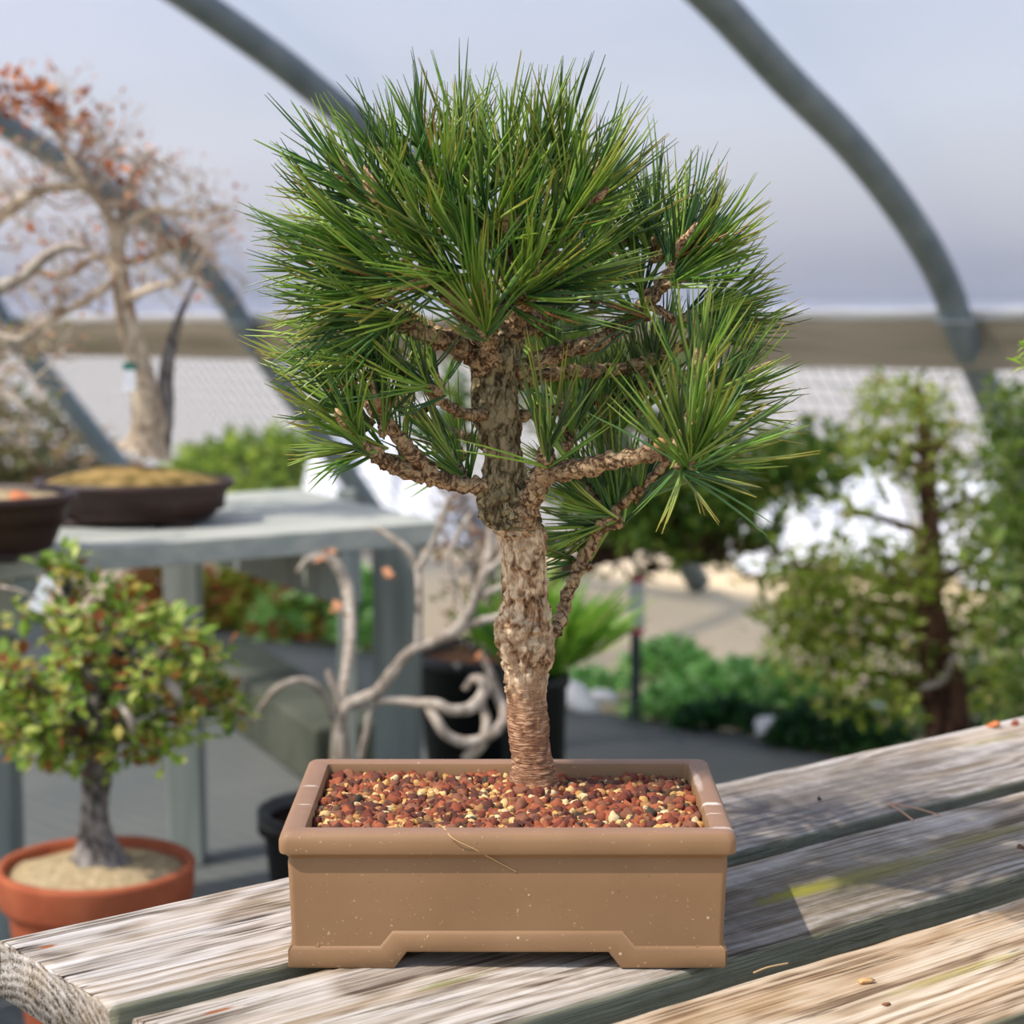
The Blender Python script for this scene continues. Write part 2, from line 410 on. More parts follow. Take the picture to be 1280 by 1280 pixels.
# ------------------------------------------------------------------ ground
mb = MB()
for (a, b) in (((-40, -3), (40, 60)),):
    ids = [mb.vert((a[0], a[1], -.03)), mb.vert((b[0], a[1], -.03)), mb.vert((b[0], b[1], -.03)), mb.vert((a[0], b[1], -.03))]
    mb.face(*ids)
tag(mb.build('ground', m_out(), smooth=False), kind='structure')
edge = [(-700, 770), (-200, 775), (200, 782), (330, 792), (440, 812), (560, 846), (690, 882), (800, 896), (900, 912), (1000, 936), (1090, 960), (1300, 1010), (1700, 1080)]
eg = [onz(x, y, 0) for x, y in edge]
pe, _ = smoothpath(eg, [0] * len(eg), 5)
mb = MB(); N_ = 26; rings = []
for p in pe:
    rings.append([V((p.x * (1 - k / N_) + (p.x * .6) * (k / N_), p.y * (1 - k / N_) + (-1.2) * (k / N_), .004 * noise.noise(V((p.x * 3, k * .7, 0))))) for k in range(N_ + 1)] + [V((p.x, p.y, -.03))])
rings = [[r[-1]] + r[:-1] for r in rings]
mb.loft(rings, closed=False); tag(mb.build('floor', m_fabric()), kind='structure')

# ------------------------------------------------------------------ front bench
BZ = at(355, 1213, 1.253).z
A1 = onz(0, 1172, BZ); A2 = onz(1280, 893, BZ); bu = (A2 - A1).normalized(); bv = V((bu.y, -bu.x, 0))   # bv towards the camera
def sv(px, py):
    p = onz(px, py, BZ) - A1; return p.dot(bu), p.dot(bv)
bench_o = A1.copy()
bench = empty('slatted_bench', V((A1.x + bu.x * .8 + bv.x * .2, A1.y + bu.y * .8 + bv.y * .2, 0)), 'weathered grey slatted wooden bench carrying the potted pine', 'bench')
vA1 = (sv(164, 1248)[1] + sv(1280, 972)[1]) / 2
vB0 = (sv(175, 1268)[1] + sv(1280, 985)[1]) / 2
vB1 = (sv(906, 1192)[1] + sv(1280, 1093)[1]) / 2
vC0 = (sv(860, 1246)[1] + sv(1280, 1118)[1]) / 2
sA = sv(103, 1236)[0]; sB = sv(172, 1272)[0]
print('BENCH', vA1, vB0, vB1, vC0, sA, sB)
def plank(s0, s1, v0, v1, mat, seed, th=.040):
    """a board from s0 to s1 along the bench, local x along, y across (towards the viewer), z=0 at its top face"""
    mb = MB(); W = v1 - v0; rings = []; nx = int((s1 - s0) / .008); rr = .005
    cross = []
    ny = int(W / .0028)
    for a in range(5): an = math.pi / 2 * a / 4; cross.append((-W / 2 + rr - rr * math.cos(an), -rr + rr * math.sin(an), 1))
    for j in range(1, ny): cross.append((-W / 2 + rr + (W - 2 * rr) * j / ny, 0, 1))
    for a in range(5): an = math.pi / 2 * a / 4; cross.append((W / 2 - rr + rr * math.sin(an), -rr + rr * math.cos(an), 1))
    for q in (.3, .6): cross.append((W / 2, -th * q, .5))
    cross += [(W / 2, -th, 0), (-W / 2, -th, 0), (-W / 2, -th * .5, 0)]
    for i in range(nx + 1):
        x = s0 + (s1 - s0) * i / nx; r = []
        for (y, z, wgt) in cross:
            g = noise.noise(V((x * 3.1 + seed * 9, y * 260, seed))) + .6 * noise.noise(V((x * 6, y * 90, seed + 4)))
            e = .0013 * noise.noise(V((x * 28, y * 20, z * 20 + seed)))
            yy = y + (e if abs(y) > W / 2 - .006 else 0) * 1.2
            zz = z + wgt * (.0006 * g - .0008 * (abs(y) > W / 2 - .008)) + .0008 * noise.noise(V((x * 7, y * 9, seed)))
            xx = x
            if i == 0: xx += .003 * noise.noise(V((y * 60, z * 60, seed)))
            r.append(V((xx, yy, zz)))
        rings.append(r)
    mb.loft(rings)
    for rg, rev in ((0, True), (len(rings) - 1, False)):
        n = len(cross); base = rg * n; cx = sum((rings[rg][k] for k in range(n)), V((0, 0, 0))) / n
        c = mb.vert(cx)
        for j in range(n):
            k = (j + 1) % n
            mb.face(*((base + k, base + j, c) if rev else (base + j, base + k, c)))
    ob = mb.build('plank', mat, None, smooth=True)
    ob.parent = bench
    M = Matrix(((bu.x, bv.x, 0, 0), (bu.y, bv.y, 0, 0), (0, 0, -1, 0), (0, 0, 0, 1)))
    ob.rotation_euler = (0, 0, math.atan2(bu.y, bu.x)); ob.scale = (1, 1, 1)
    # local +y is then to the left of bu, i.e. away from the viewer
    o = bench_o + bv * (v0 + v1) / 2; o.z = BZ
    ob.location = o - world(bench)
    return ob
Yl = lambda v0, v1, v: -(v - (v0 + v1) / 2)
def loc(px, py, v0, v1):
    s, v = sv(px, py); return s, Yl(v0, v1, v)
k1 = loc(60, 1183, 0, vA1); k2 = loc(178, 1243, 0, vA1); k3 = loc(1020, 998, 0, vA1); 
gA = loc(1010, 1000, 0, vA1); gA2 = loc(1240, 925, 0, vA1)
MA = m_wood('weathered_pine_back_plank', sr(90, 78, 68), sr(172, 160, 148), sr(222, 214, 208), sr(180, 152, 112), seed=1.3,
            spots=[(k1[0], k1[1], .009, .004)], canopy_shade=[(gA[0], gA[1], .28, .09, sr(118, 110, 104), .85)], moss=[(gA2[0], gA2[1], .05, .006, sr(150, 138, 60), .6)])  # wide dark patch is canopy shade in the colour; moss is real
k4 = loc(272, 1263, vB0, vB1); m1 = loc(1010, 1112, vB0, vB1); m2 = loc(1060, 1100, vB0, vB1); gB = loc(1000, 1120, vB0, vB1); m3 = loc(1235, 1045, vB0, vB1); m4 = loc(560, 1228, vB0, vB1)
MBm = m_wood('weathered_pine_middle_plank', sr(88, 74, 62), sr(170, 156, 140), sr(222, 212, 202), sr(172, 142, 100), seed=4.1,
             spots=[(k4[0], k4[1], .014, .003)], canopy_shade=[(gB[0] + .05, gB[1], .26, .09, sr(128, 116, 96), .85)],  # dark patch right of the pot: painted shadow of the tree
             moss=[(m1[0], m1[1], .055, .011, sr(170, 164, 36), .8), (m2[0] + .02, m2[1], .10, .020, sr(150, 140, 66), .55), (m3[0], m3[1], .09, .012, sr(150, 136, 70), .6), (m4[0], m4[1], .03, .006, sr(140, 146, 70), .6)])
m5 = loc(1200, 1215, vC0, vC0 + .14)
MC = m_wood('weathered_pine_front_plank', sr(110, 86, 64), sr(180, 154, 124), sr(224, 206, 182), sr(186, 148, 104), seed=7.7,
            moss=[(m5[0], m5[1], .09, .006, sr(206, 190, 90), .5)])
plank(sA, 1.75, 0, vA1, MA, 1)
plank(sB, 1.75, vB0, vB1, MBm, 2)
plank(sB - .01, 1.75, vC0, vC0 + .14, MC, 3)
plank(sB, 1.75, vC0 + .152, vC0 + .292, MC, 4)
rotb = Matrix.Rotation(math.atan2(bu.y, bu.x), 4, 'Z')
def bb(name, s0, s1, v0, v1, z0, z1, mat):
    mb = MB(); m = Matrix.Translation(V((bench_o.x, bench_o.y, 0))) @ rotb
    mb.box((s0, -v1, z0), (s1, -v0, z1), m); return mb.build(name, mat, bench, smooth=False)
for s in (.34, 1.45): bb('crossbeam', s, s + .04, .004, vC0 + .28, BZ - .135, BZ - .041, M_postwood)
for s in (.30, 1.41):
    for v in (.03, vC0 + .18): bb('leg', s - .05, s + .039, v, v + .089, 0, BZ - .042, M_postwood)

# ------------------------------------------------------------------ the potted pine
def rrect(hx, hy, z, r, n=6, cx=0, cy=0):
    out = []
    for sx, sy, a0 in ((1, -1, -90), (1, 1, 0), (-1, 1, 90), (-1, -1, 180)):
        for i in range(n + 1):
            a = math.radians(a0 + 90 * i / n); out.append(V((cx + sx * (hx - r) + r * math.cos(a), cy + sy * (hy - r) + r * math.sin(a), z)))
    return out
RZ = at(634, 1043, 1.25).z - BZ               # rim height
pxl = (at(922, 1050, 1.25).x - at(347, 1050, 1.25).x) / 2
HX = pxl; Yb = onz(634, 948, BZ + RZ).y; HY = (Yb - 1.25) / 2; PC = V(((at(922, 1050, 1.25).x + at(347, 1050, 1.25).x) / 2, 1.25 + HY, BZ + .0008))
print('POT', HX, HY, RZ)
pine = empty('potted_pine_bonsai', PC, 'black pine bonsai with long green needles in a brown rectangular pot on the bench', 'bonsai')
mb = MB(); H = RZ
rb = .007
prf = [(-.0068, .0108, .004), (-.0068, .024, .004), (-.006, H * .55, .004), (-.0052, H - .021, .004), (-.0058, H - .018, .004), (-.0035, H - .0155, .005), (-.0005, H - .014, .006), (0, H - .012, .006), (0, H - .006, .006), (-.0012, H - .0022, .006), (-.0035, H - .0004, .006), (-.006, H, .005), (-.013, H, .003), (-.0155, H - .001, .003), (-.0165, H - .004, .003), (-.0165, H - .03, .003), (-.0165, .02, .003)]
mb.loft([[p + PC for p in rrect(HX + o, HY + o, z, r)] for o, z, r in prf], True, True)
# raised base band with feet
def band(mb, half, off, axis, ftx):
    a = half - ftx          # where the foot steps up
    top = [(-half, .0145), (-a - .009, .0145), (-a - .001, .0245), (a + .001, .0245), (a + .009, .0145), (half, .0145)]
    bot = [(-half, 0), (-a, 0), (-a + .008, .0105), (a - .008, .0105), (a, 0), (half, 0)]
    for sgn in (-1, 1):
        rows = []
        for (tx, tz), (bx, bz) in zip(top, bot):
            sec = [(bx, bz, -.020), (bx, bz + .0, -.0006), (bx, bz + .0012, 0), ((bx * .1 + tx * .9), tz - .003, -.0002), (tx, tz - .0008, -.0016), (tx, tz + .0003, -.004), (tx, tz, -.020)]
            row = []
            for (x, z, o) in sec:
                e = x
                if abs(abs(x) - half) < 1e-6: e = math.copysign(half - .0012 + (o if o > -.01 else 0) , x)
                if axis == 'x': row.append(PC + V((e, sgn * (off + o), z)))
                else: row.append(PC + V((-sgn * (off + o) * -1, e, z)))
            rows.append(row)
        ids = [[mb.vert(p) for p in r] for r in rows]
        for i in range(len(ids) - 1):
            for j in range(len(ids[0]) - 1):
                q = (ids[i][j], ids[i + 1][j], ids[i + 1][j + 1], ids[i][j + 1]); mb.face(*q)
            mb.face(ids[i][0], ids[i][-1], ids[i + 1][-1], ids[i + 1][0])
        mb.face(*ids[0]); mb.face(*reversed(ids[-1]))
hb = HX - .0048; hyb = HY - .0048
band(mb, hb, hyb, 'x', .0675); band(mb, hyb, hb, 'y', .050)
pot = mb.build('pot', M_pot, pine, origin=PC)
mod = pot.modifiers.new('split', 'EDGE_SPLIT'); mod.split_angle = math.radians(38)
# soil and grains
mb = MB(); mb.loft([[p + PC for p in rrect(HX - .017, HY - .017, z, .003)] for z in (.02, H - .012)], True, True)
mb.build('soil', M_darksoil, pine, smooth=False)
ico_v = []; ico_f = []
import bmesh
bm = bmesh.new(); bmesh.ops.create_icosphere(bm, subdivisions=2, radius=1); bm.verts.ensure_lookup_table()
ico_v = [v.co.copy() for v in bm.verts]; ico_f = [tuple(v.index for v in f.verts) for f in bm.faces]; bm.free()
def grain(mb, c, r, color, lump, el=(1, 1, 1), rs=0):
    q = Matrix.Rotation(U(0, 6.28), 3, V((U(-1, 1), U(-1, 1), U(-1, 1))).normalized())
    o = len(mb.v); sd = V((U(0, 99), U(0, 99), U(0, 99)))
    for v in ico_v:
        f = 1 + lump * noise.noise(v * 1.6 + sd) + lump * .75 * noise.noise(v * 4.3 + sd)
        p = V((v.x * el[0], v.y * el[1], v.z * el[2])) * f * r
        k = 1 + .32 * noise.noise(v * 3 + sd)
        mb.vert(V(c) + q @ p, tuple(max(0, x * k) for x in color))
    mb.f += [tuple(o + i for i in f) for f in ico_f]
TBX = at(665, 968, 1.385)
mb = MB(); gx = HX - .019; gy = HY - .019
REDS = [sr(142, 76, 54)[:3], sr(118, 62, 48)[:3], sr(158, 88, 60)[:3], sr(96, 58, 48)[:3], sr(136, 88, 66)[:3]]
TANS = [sr(206, 160, 96)[:3], sr(212, 176, 118)[:3], sr(186, 138, 78)[:3], sr(166, 118, 76)[:3], sr(214, 190, 142)[:3], sr(150, 106, 68)[:3]]
DKS = [sr(70, 62, 52)[:3], sr(92, 64, 46)[:3], sr(112, 82, 60)[:3]]
pts = []
for i in range(3000):
    x = U(-gx, gx); y = U(-gy, gy)
    hgt = H - .0085 + .0035 * noise.noise(V((x * 25, y * 25, 3))) - .004 * max(0, (y - .02) / gy) * (x > 0)
    layer = R()
    z = hgt - .004 * layer
    dt = math.hypot(x + PC.x - TBX.x, y + PC.y - TBX.y)
    if dt < .014: continue
    if dt < .05: z += .005 * (1 - dt / .05)
    q = R() + .25 * noise.noise(V((x * 30, y * 30, 9)))
    if q < .35: grain(mb, PC + V((x, y, z)), U(.0028, .0054), random.choice(REDS), .75)
    elif q < .86: grain(mb, PC + V((x, y, z)), U(.0020, .0040), random.choice(TANS), .35, (U(1, 1.5), U(.8, 1), U(.7, 1)))
    else: grain(mb, PC + V((x, y, z)), U(.002, .0042), random.choice(DKS), .4, (U(1, 1.5), 1, .8))
tag(mb.build('gravel', M_grain, pine, smooth=True), 'red lava and tan grit covering the soil', kind='stuff')

# trunk outline measured row by row: y, left, right, forward shift
rows = [(985, 636, 700), (972, 638, 697), (955, 641, 692), (940, 637, 690), (900, 634, 686), (870, 632, 683), (845, 631, 685), (825, 626, 689), (800, 620, 692), (785, 620, 691), (770, 623, 690), (750, 629, 685), (730, 629, 684), (700, 628, 683), (675, 627, 680),
        (660, 614, 676), (645, 604, 672), (625, 601, 667), (600, 603, 660), (570, 604, 655), (540, 598, 650), (510, 593, 646), (480, 590, 646), (450, 592, 652), (425, 603, 654), (405, 615, 655), (390, 628, 655)]
TY = 1.385
def trunkmesh(rows, seg=56, nz=None, hi=False):
    mb = MB(); ctr = [at((l + r) / 2, y, TY) for y, l, r in rows]; rad = [(r - l) / 2 * pxm(TY) for y, l, r in rows]
    P_, R_ = smoothpath(ctr, rad, max(3, 9)); rings = []
    for p, r in zip(P_, R_):
        ring = []
        for j in range(seg):
            a = 2 * math.pi * j / seg; d = V((math.cos(a), math.sin(a), 0)); q = p + d * r
            zpx = 968 - (p.z - TBX.z) / pxm(TY)      # rough image row
            flaky = 1 if zpx < 860 else .35
            n = noise.noise(q * 55) * .10 + noise.noise(V((q.x * 230, q.y * 230, q.z * 120))) * .10 * flaky + noise.noise(V((q.x * 420, q.y * 420, q.z * 330))) * .08 * flaky
            rg = abs(noise.noise(V((q.x * 120 + .6 * noise.noise(q * 90), q.y * 120, q.z * 48 + .5 * noise.noise(q * 130)))))
            n += .20 * flaky * (min(1, rg * 4.5) - .6)
            if zpx > 850: n += .04 * math.sin(q.z * 1700 + 4 * noise.noise(q * 50)) * (.5 + noise.noise(q * 80)) + .03 * noise.noise(V((q.x * 90, q.y * 90, q.z * 600)))
            if 600 < zpx < 672: n += .16 * noise.noise(q * 210) + .05
            q = q + d * r * n
            hol = at(655, 768, TY - .02); dd = (q - hol).length
            if dd < .011: q += V((0, 1, 0)) * .006 * (1 - dd / .011)
            ring.append(q)
        rings.append(ring)
    mb.loft(rings, True, True); return mb
lo = [r for r in rows if r[0] >= 660]; hi = [r for r in rows if r[0] <= 660]
trunkmesh(lo).build('trunk', M_bark, pine)
tm = trunkmesh(hi).build('trunk', M_barkhi, pine); tag(tm, 'darker rough upper trunk with a swelling at its foot')

def P3(x, y, dy=0): return at(x, y, TY + dy)
branches = {   # pixel points with depth offset and radius in px
 'r1': [(655, 655, -.012, 15), (668, 615, -.02, 14), (684, 588, -.03, 14), (712, 588, -.045, 12), (765, 577, -.07, 10), (825, 564, -.09, 10), (862, 572, -.10, 9)],
 'r1up': [(684, 592, -.03, 12), (684, 578, -.035, 11), (684, 562, -.045, 10)],
 'r2': [(683, 800, .012, 9), (702, 770, .03, 9), (716, 730, .035, 8), (735, 688, .04, 8), (752, 655, .04, 8), (772, 632, .04, 6), (805, 608, .03, 5)],
 'r3': [(645, 462, -.006, 12), (700, 440, 0, 11), (745, 428, .005, 11), (785, 402, .01, 10), (818, 370, .01, 9), (840, 338, .01, 8), (848, 310, .01, 6)],
 'r4': [(645, 478, .01, 10), (700, 466, .03, 9), (760, 463, .045, 9), (800, 455, .05, 8), (860, 430, .06, 7), (930, 410, .07, 6)],
 'r5': [(650, 520, .012, 8), (700, 512, .05, 7), (750, 500, .07, 6), (800, 480, .08, 5)],
 'l1': [(612, 606, -.006, 10), (575, 606, -.015, 10), (540, 596, -.02, 12), (500, 586, -.03, 11), (470, 568, -.035, 10), (447, 547, -.04, 8)],
 'l1b': [(545, 600, -.02, 11), (520, 572, -.03, 10), (498, 548, -.035, 9), (477, 522, -.04, 8)],
 'l2': [(605, 520, -.012, 9), (572, 512, -.03, 7), (550, 500, -.045, 6), (534, 484, -.055, 6)],
 'l3': [(605, 460, -.015, 13), (572, 432, -.03, 13), (535, 418, -.045, 11), (494, 402, -.055, 9), (455, 385, -.06, 7), (430, 360, -.06, 6)],
 'l4': [(612, 430, -.015, 14), (592, 402, -.03, 12), (565, 378, -.045, 10), (546, 350, -.055, 8), (520, 310, -.05, 7), (478, 262, -.045, 6)],
 'f1': [(615, 450, -.03, 12), (610, 425, -.05, 11), (604, 408, -.065, 9)],
 'u1': [(640, 420, -.005, 16), (648, 392, -.01, 14), (654, 365, -.02, 10), (645, 320, -.02, 8), (638, 270, -.01, 7), (632, 215, 0, 5)],
 'u2': [(650, 400, 0, 11), (668, 350, -.01, 10), (695, 300, -.02, 9), (722, 265, -.03, 7), (735, 225, -.02, 5)],
 'u3': [(630, 410, .01, 11), (600, 350, .02, 9), (575, 290, .01, 7), (545, 235, 0, 6), (530, 200, 0, 5)],
 'b1': [(640, 430, .02, 10), (690, 380, .06, 8), (740, 330, .08, 6), (790, 290, .09, 5)],
 'b2': [(620, 450, .02, 9), (560, 420, .06, 7), (500, 380, .08, 5), (450, 330, .09, 4)],
 'b3': [(620, 560, .01, 7), (580, 545, .05, 6), (520, 520, .07, 5), (460, 480, .07, 4)],
}
nodes = []
for key, pts in branches.items():
    P_ = [P3(x, y, d) for x, y, d, r in pts]; rr = [r * pxm(TY) for x, y, d, r in pts]
    P_, rr = smoothpath(P_, rr, 12)
    # scaly texture of old needle bases
    rr = [r * (1 + .14 * math.sin(i * 1.35) + .1 * noise.noise(V((i * .7, len(key), 0)))) for i, r in enumerate(rr)]
    P_ = [p + V((noise.noise(p * 60), noise.noise(p * 60 + V((9, 0, 0))), noise.noise(p * 60 + V((0, 9, 0))))) * .0022 for p in P_]
    m = MB(); m.tube(P_, rr, 16, rough=.32, nf=260)
    m.build('branch', M_twig, pine)
    for i in range(6, len(P_), 3): nodes.append((P_[i], rr[i]))
# cut stub on the lower right branch
m = MB(); q = P3(826, 556, -.1); m.tube([q + V((.004, .012, -.004)), q + V((0, .002, 0)), q + V((-.001, -.002, .001))], [.004, .0042, .0038], 12)
m.build('cut_stub', m_simple('fresh_cut_wood', sr(206, 160, 110), .8, .2, sr(176, 120, 76), 300), pine)

GR = [sr(72, 114, 44)[:3], sr(96, 138, 50)[:3], sr(106, 152, 56)[:3], sr(144, 180, 72)[:3], sr(56, 94, 50)[:3], sr(80, 124, 66)[:3], sr(152, 182, 90)[:3]]
def tuft(x, y, ang, phi, dy, n=60, Lp=140, spread=48, bud=False, bright=1.0, sh=1.0):
    c = P3(x, y, dy); a = math.radians(ang); ph = math.radians(phi)
    D = V((math.cos(a) * math.cos(ph), -math.sin(ph), math.sin(a) * math.cos(ph))).normalized()
    e1 = D.orthogonal().normalized(); e2 = D.cross(e1)
    mb = MB(); L0 = Lp * pxm(TY)
    for i in range(int(n * .34)):
        u = R()                                    # 0 = base of the shoot, 1 = its tip
        org = c + D * (u - .75) * .022
        th = math.radians(U(4, 22) if u > .8 else U(14, spread + 12)) * (1.25 - .45 * u)
        fi = U(0, 6.283); d = (D * math.cos(th) + (e1 * math.cos(fi) + e2 * math.sin(fi)) * math.sin(th)).normalized()
        base = random.choice(GR); k = U(.75, 1.25) * bright; base = tuple(min(1, b * k) for b in base)
        tip = (base[0] * 1.25 + .03, base[1] * 1.1, base[2] * .9)
        if R() < .005: base = sr(176, 120, 66)[:3]; tip = sr(150, 92, 56)[:3]
        elif R() < .2: tip = sr(190, 170, 70)[:3]
        sd = V((U(-1, 1), U(-1, 1), U(-1, 1))).normalized()
        L = L0 * U(.7, 1.12)
        cv = V((U(-1, 1), U(-1, 1), U(-.6, 1.1))) * .16
        for s in (-1, 1):
            dd = (d + sd * s * U(.03, .085)).normalized(); P_ = []; rr = []
            for q in range(5):
                t = q / 4
                P_.append(org + dd * L * t + cv * L * t * t)
                rr.append(.00092 * (1, 1.12, 1.05, .85, .22)[q])
            mb.tube(P_, rr, 4, base, tipc=tip, cap=False)
    o = mb.build('needle_tuft', M_needle, pine, origin=c)
    # twig back to the nearest older wood
    best = min(nodes, key=lambda nd: (nd[0] - c).length + (.03 if nd[0].z > c.z + .01 else 0))
    st = best[0]; ds = (c - st).length
    m = MB(); P_ = [st, st.lerp(c - D * .01, .5) + V((0, 0, -.05 * ds)), c - D * .012, c + D * .002]
    P_, rr = smoothpath(P_, [.0034, .003, .0032, .0024], 6)
    rr = [r * (1 + .16 * math.sin(i * 1.9)) for i, r in enumerate(rr)]
    m.tube(P_, rr, 9, rough=.35, nf=330); m.build('twig', M_twig, o)
    if bud:
        m = MB()
        for k in range(3 if bud == 1 else 5):
            dd = (D + V((U(-1, 1), U(-1, 1), U(-1, 1))) * .3).normalized(); l = U(.016, .028) * (1 if k else 1.5)
            m.tube([c, c + dd * l * .3, c + dd * l * .7, c + dd * l], [.0026, .0038, .003, .0006], 8, rough=.3, nf=500)
        m.build('bud', M_bud, o)
T = [  # x, y, angle, toward viewer, depth, n, length, spread, bud
 (478, 262, 108, 20, -.05, 76, 135, 45, 2), (446, 238, 138, 15, -.03, 70, 118, 40, 1), (462, 318, 165, 20, -.06, 90, 150, 34, 0), (440, 290, 152, 10, -.02, 80, 130, 32, 0),
 (452, 372, 178, 20, -.06, 90, 135, 34, 0), (494, 400, 190, 25, -.06, 80, 150, 32, 0), (546, 348, 184, 30, -.07, 60, 125, 28, 1), (432, 345, 172, 5, -.01, 70, 120, 38, 0),
 (505, 235, 112, 15, -.03, 70, 135, 40, 0), (530, 205, 100, 10, 0, 80, 128, 40, 0), (560, 262, 92, 30, -.05, 80, 140, 42, 0), (576, 205, 92, 5, .02, 70, 125, 40, 0),
 (604, 402, 96, 35, -.07, 90, 165, 34, 2), (632, 212, 90, 10, 0, 90, 130, 38, 0), (610, 285, 96, 35, -.05, 80, 140, 42, 0), (640, 300, 84, 35, -.05, 80, 140, 44, 1),
 (668, 225, 82, 10, .01, 80, 135, 34, 0), (700, 215, 76, 10, .01, 80, 130, 34, 0), (654, 362, 72, 40, -.06, 90, 150, 42, 1), (655, 370, 18, 35, -.06, 44, 145, 26, 0),
 (724, 262, 58, 25, -.05, 80, 135, 38, 2), (690, 295, 60, 35, -.05, 80, 145, 40, 0), (738, 250, 74, 5, .02, 60, 130, 34, 0), (700, 345, 30, 20, -.05, 64, 140, 34, 0),
 (748, 300, 42, 10, .0, 60, 130, 38, 0), (590, 330, 120, 40, -.07, 70, 140, 44, 0), (530, 300, 128, 35, -.06, 76, 140, 40, 0), (505, 355, 160, 35, -.07, 70, 140, 36, 0),
 (845, 322, 68, 10, 0, 96, 140, 36, 2), (868, 325, 52, 5, .01, 80, 120, 30, 0), (818, 300, 84, 0, .03, 80, 125, 34, 0), (852, 348, 28, 10, 0, 60, 120, 36, 0), (800, 345, 100, -5, .04, 70, 125, 42, 0),
 (880, 395, 5, 5, .03, 66, 115, 28, 0), (868, 390, 28, 5, .02, 56, 120, 34, 0), (900, 420, 12, 0, .05, 50, 105, 30, 0), (790, 385, 150, 10, .0, 50, 120, 44, 0),
 (862, 572, 100, 30, -.11, 96, 160, 44, 1), (868, 574, 28, 20, -.11, 66, 140, 32, 0), (872, 478, 80, 10, -.05, 80, 120, 44, 2), (905, 490, 52, 10, -.03, 70, 112, 36, 1), (866, 574, -5, 15, -.10, 36, 110, 26, 0), (856, 578, -108, 20, -.10, 20, 90, 26, 0),
 (880, 520, 38, 5, -.02, 70, 120, 36, 0), (684, 560, 92, 30, -.05, 44, 135, 34, 0), (716, 540, 70, -10, .04, 60, 120, 44, 0),
 (758, 640, 150, -5, .04, 76, 115, 46, 0), (770, 634, 100, -5, .05, 80, 130, 36, 0), (806, 606, 70, 0, .04, 70, 100, 44, 0), (745, 660, 190, 0, .05, 60, 100, 34, 0), (730, 600, 120, -20, .06, 70, 120, 44, 0), (715, 700, 160, -10, .05, 50, 80, 36, 0),
 (760, 530, 92, -15, .07, 80, 130, 36, 0), (800, 500, 80, -15, .07, 80, 130, 36, 0), (820, 470, 75, -10, .06, 70, 125, 38, 0), (700, 480, 100, -20, .07, 60, 120, 42, 0), (835, 550, 92, -5, .03, 70, 120, 40, 0),
 (447, 545, 118, 25, -.05, 80, 130, 34, 1), (455, 560, 178, 15, -.04, 66, 95, 30, 0), (478, 520, 92, 15, -.05, 66, 130, 36, 2), (440, 520, 162, 5, -.02, 70, 100, 34, 0), (430, 480, 160, 0, 0, 70, 110, 34, 0), (500, 560, 110, -10, .02, 40, 110, 44, 0),
 (573, 582, 122, 0, .0, 60, 110, 36, 0), (534, 482, 150, 30, -.06, 56, 115, 46, 0), (440, 430, 168, 0, 0, 70, 115, 34, 0), (470, 450, 185, 15, -.05, 60, 125, 34, 0), (560, 560, 150, -20, .05, 50, 110, 44, 0), (500, 480, 130, -10, .06, 60, 120, 44, 0), (545, 470, 110, -15, .06, 50, 110, 40, 0),
 (600, 240, 98, -10, .06, 80, 140, 38, 0), (660, 260, 88, -10, .07, 80, 140, 40, 0), (520, 290, 118, -10, .07, 80, 140, 40, 0), (720, 300, 66, -15, .08, 70, 135, 40, 0), (770, 300, 62, -10, .08, 70, 125, 38, 0), (480, 330, 148, -10, .08, 70, 130, 40, 0),
 (585, 375, 130, 0, .06, 50, 130, 50, 0), (690, 400, 50, -10, .08, 50, 130, 46, 0), (748, 360, 80, -10, .08, 56, 130, 46, 0), (630, 340, 90, -10, .06, 56, 130, 50, 0),
]
for a in T: tuft(*a[:8], bud=a[8])
# two hanging needles below the central tuft and a long one to the left
# ------------------------------------------------------------------ small things on the bench and pot
def strand(name, pts, r, mat, label, cat, color=None):
    P_, rr = smoothpath(pts, [r] * len(pts), 8); m = MB(); m.tube(P_, rr, 6); o = m.build(name, mat, None, origin=P_[0]); return tag(o, label, cat)
M_straw = m_simple('straw_fibre', sr(206, 168, 116), .6, .3)
fy = PC.y - HY
def onpot(px, py, out):
    return at(px, py, fy - out)
strand('dry_fibre', [onz(548, 1031, BZ + H + .0006), onz(556, 1036, BZ + H + .001), onpot(566, 1048, .0012), onpot(592, 1061, .0005), onpot(618, 1075, -.0035), onpot(646, 1090, -.0052)], .00035, M_straw, 'thin straw-coloured fibre stuck on the rim and front of the brown pot', 'fibre')
M_dryneedle = m_simple('dry_needle', sr(196, 150, 118), .6, .3)
m = MB()
for pts in ([(1109, 1004), (1125, 1013), (1142, 1026)], [(1109, 1004), (1140, 1009), (1175, 1019)]):
    P_, rr = smoothpath([onz(x, y, BZ + .0022) for x, y in pts], [.0007] * 3, 6); m.tube(P_, rr, 6)
tag(m.build('fallen_needle_pair', M_dryneedle, None, origin=onz(1109, 1004, BZ)), 'fallen forked pine needle lying across the gap between bench planks', 'pine needle')
def bit(name, px, py, r, c, label, cat, el=(1.4, 1, .5)):
    m = MB(); p = onz(px, py, BZ + r * .35); grain(m, p, r, sr(*c)[:3], .5, el)
    return tag(m.build(name, M_grain, None, origin=p), label, cat)
bit('bud_scale', 1242, 906, .0055, (196, 118, 74), 'orange-brown bud scale near the back edge of the bench, left of the other', 'plant debris')
bit('bud_scale', 1268, 905, .0035, (150, 84, 66), 'small dark red bud scale by the back edge at the far right', 'plant debris')
bit('grit_grain', 1082, 1226, .0035, (206, 160, 110), 'tan grain of grit lying alone on the front plank', 'grit')
bit('bark_flake', 1108, 1255, .002, (130, 84, 58), 'tiny brown bark flake on the front plank, below the tan grain of grit', 'plant debris')
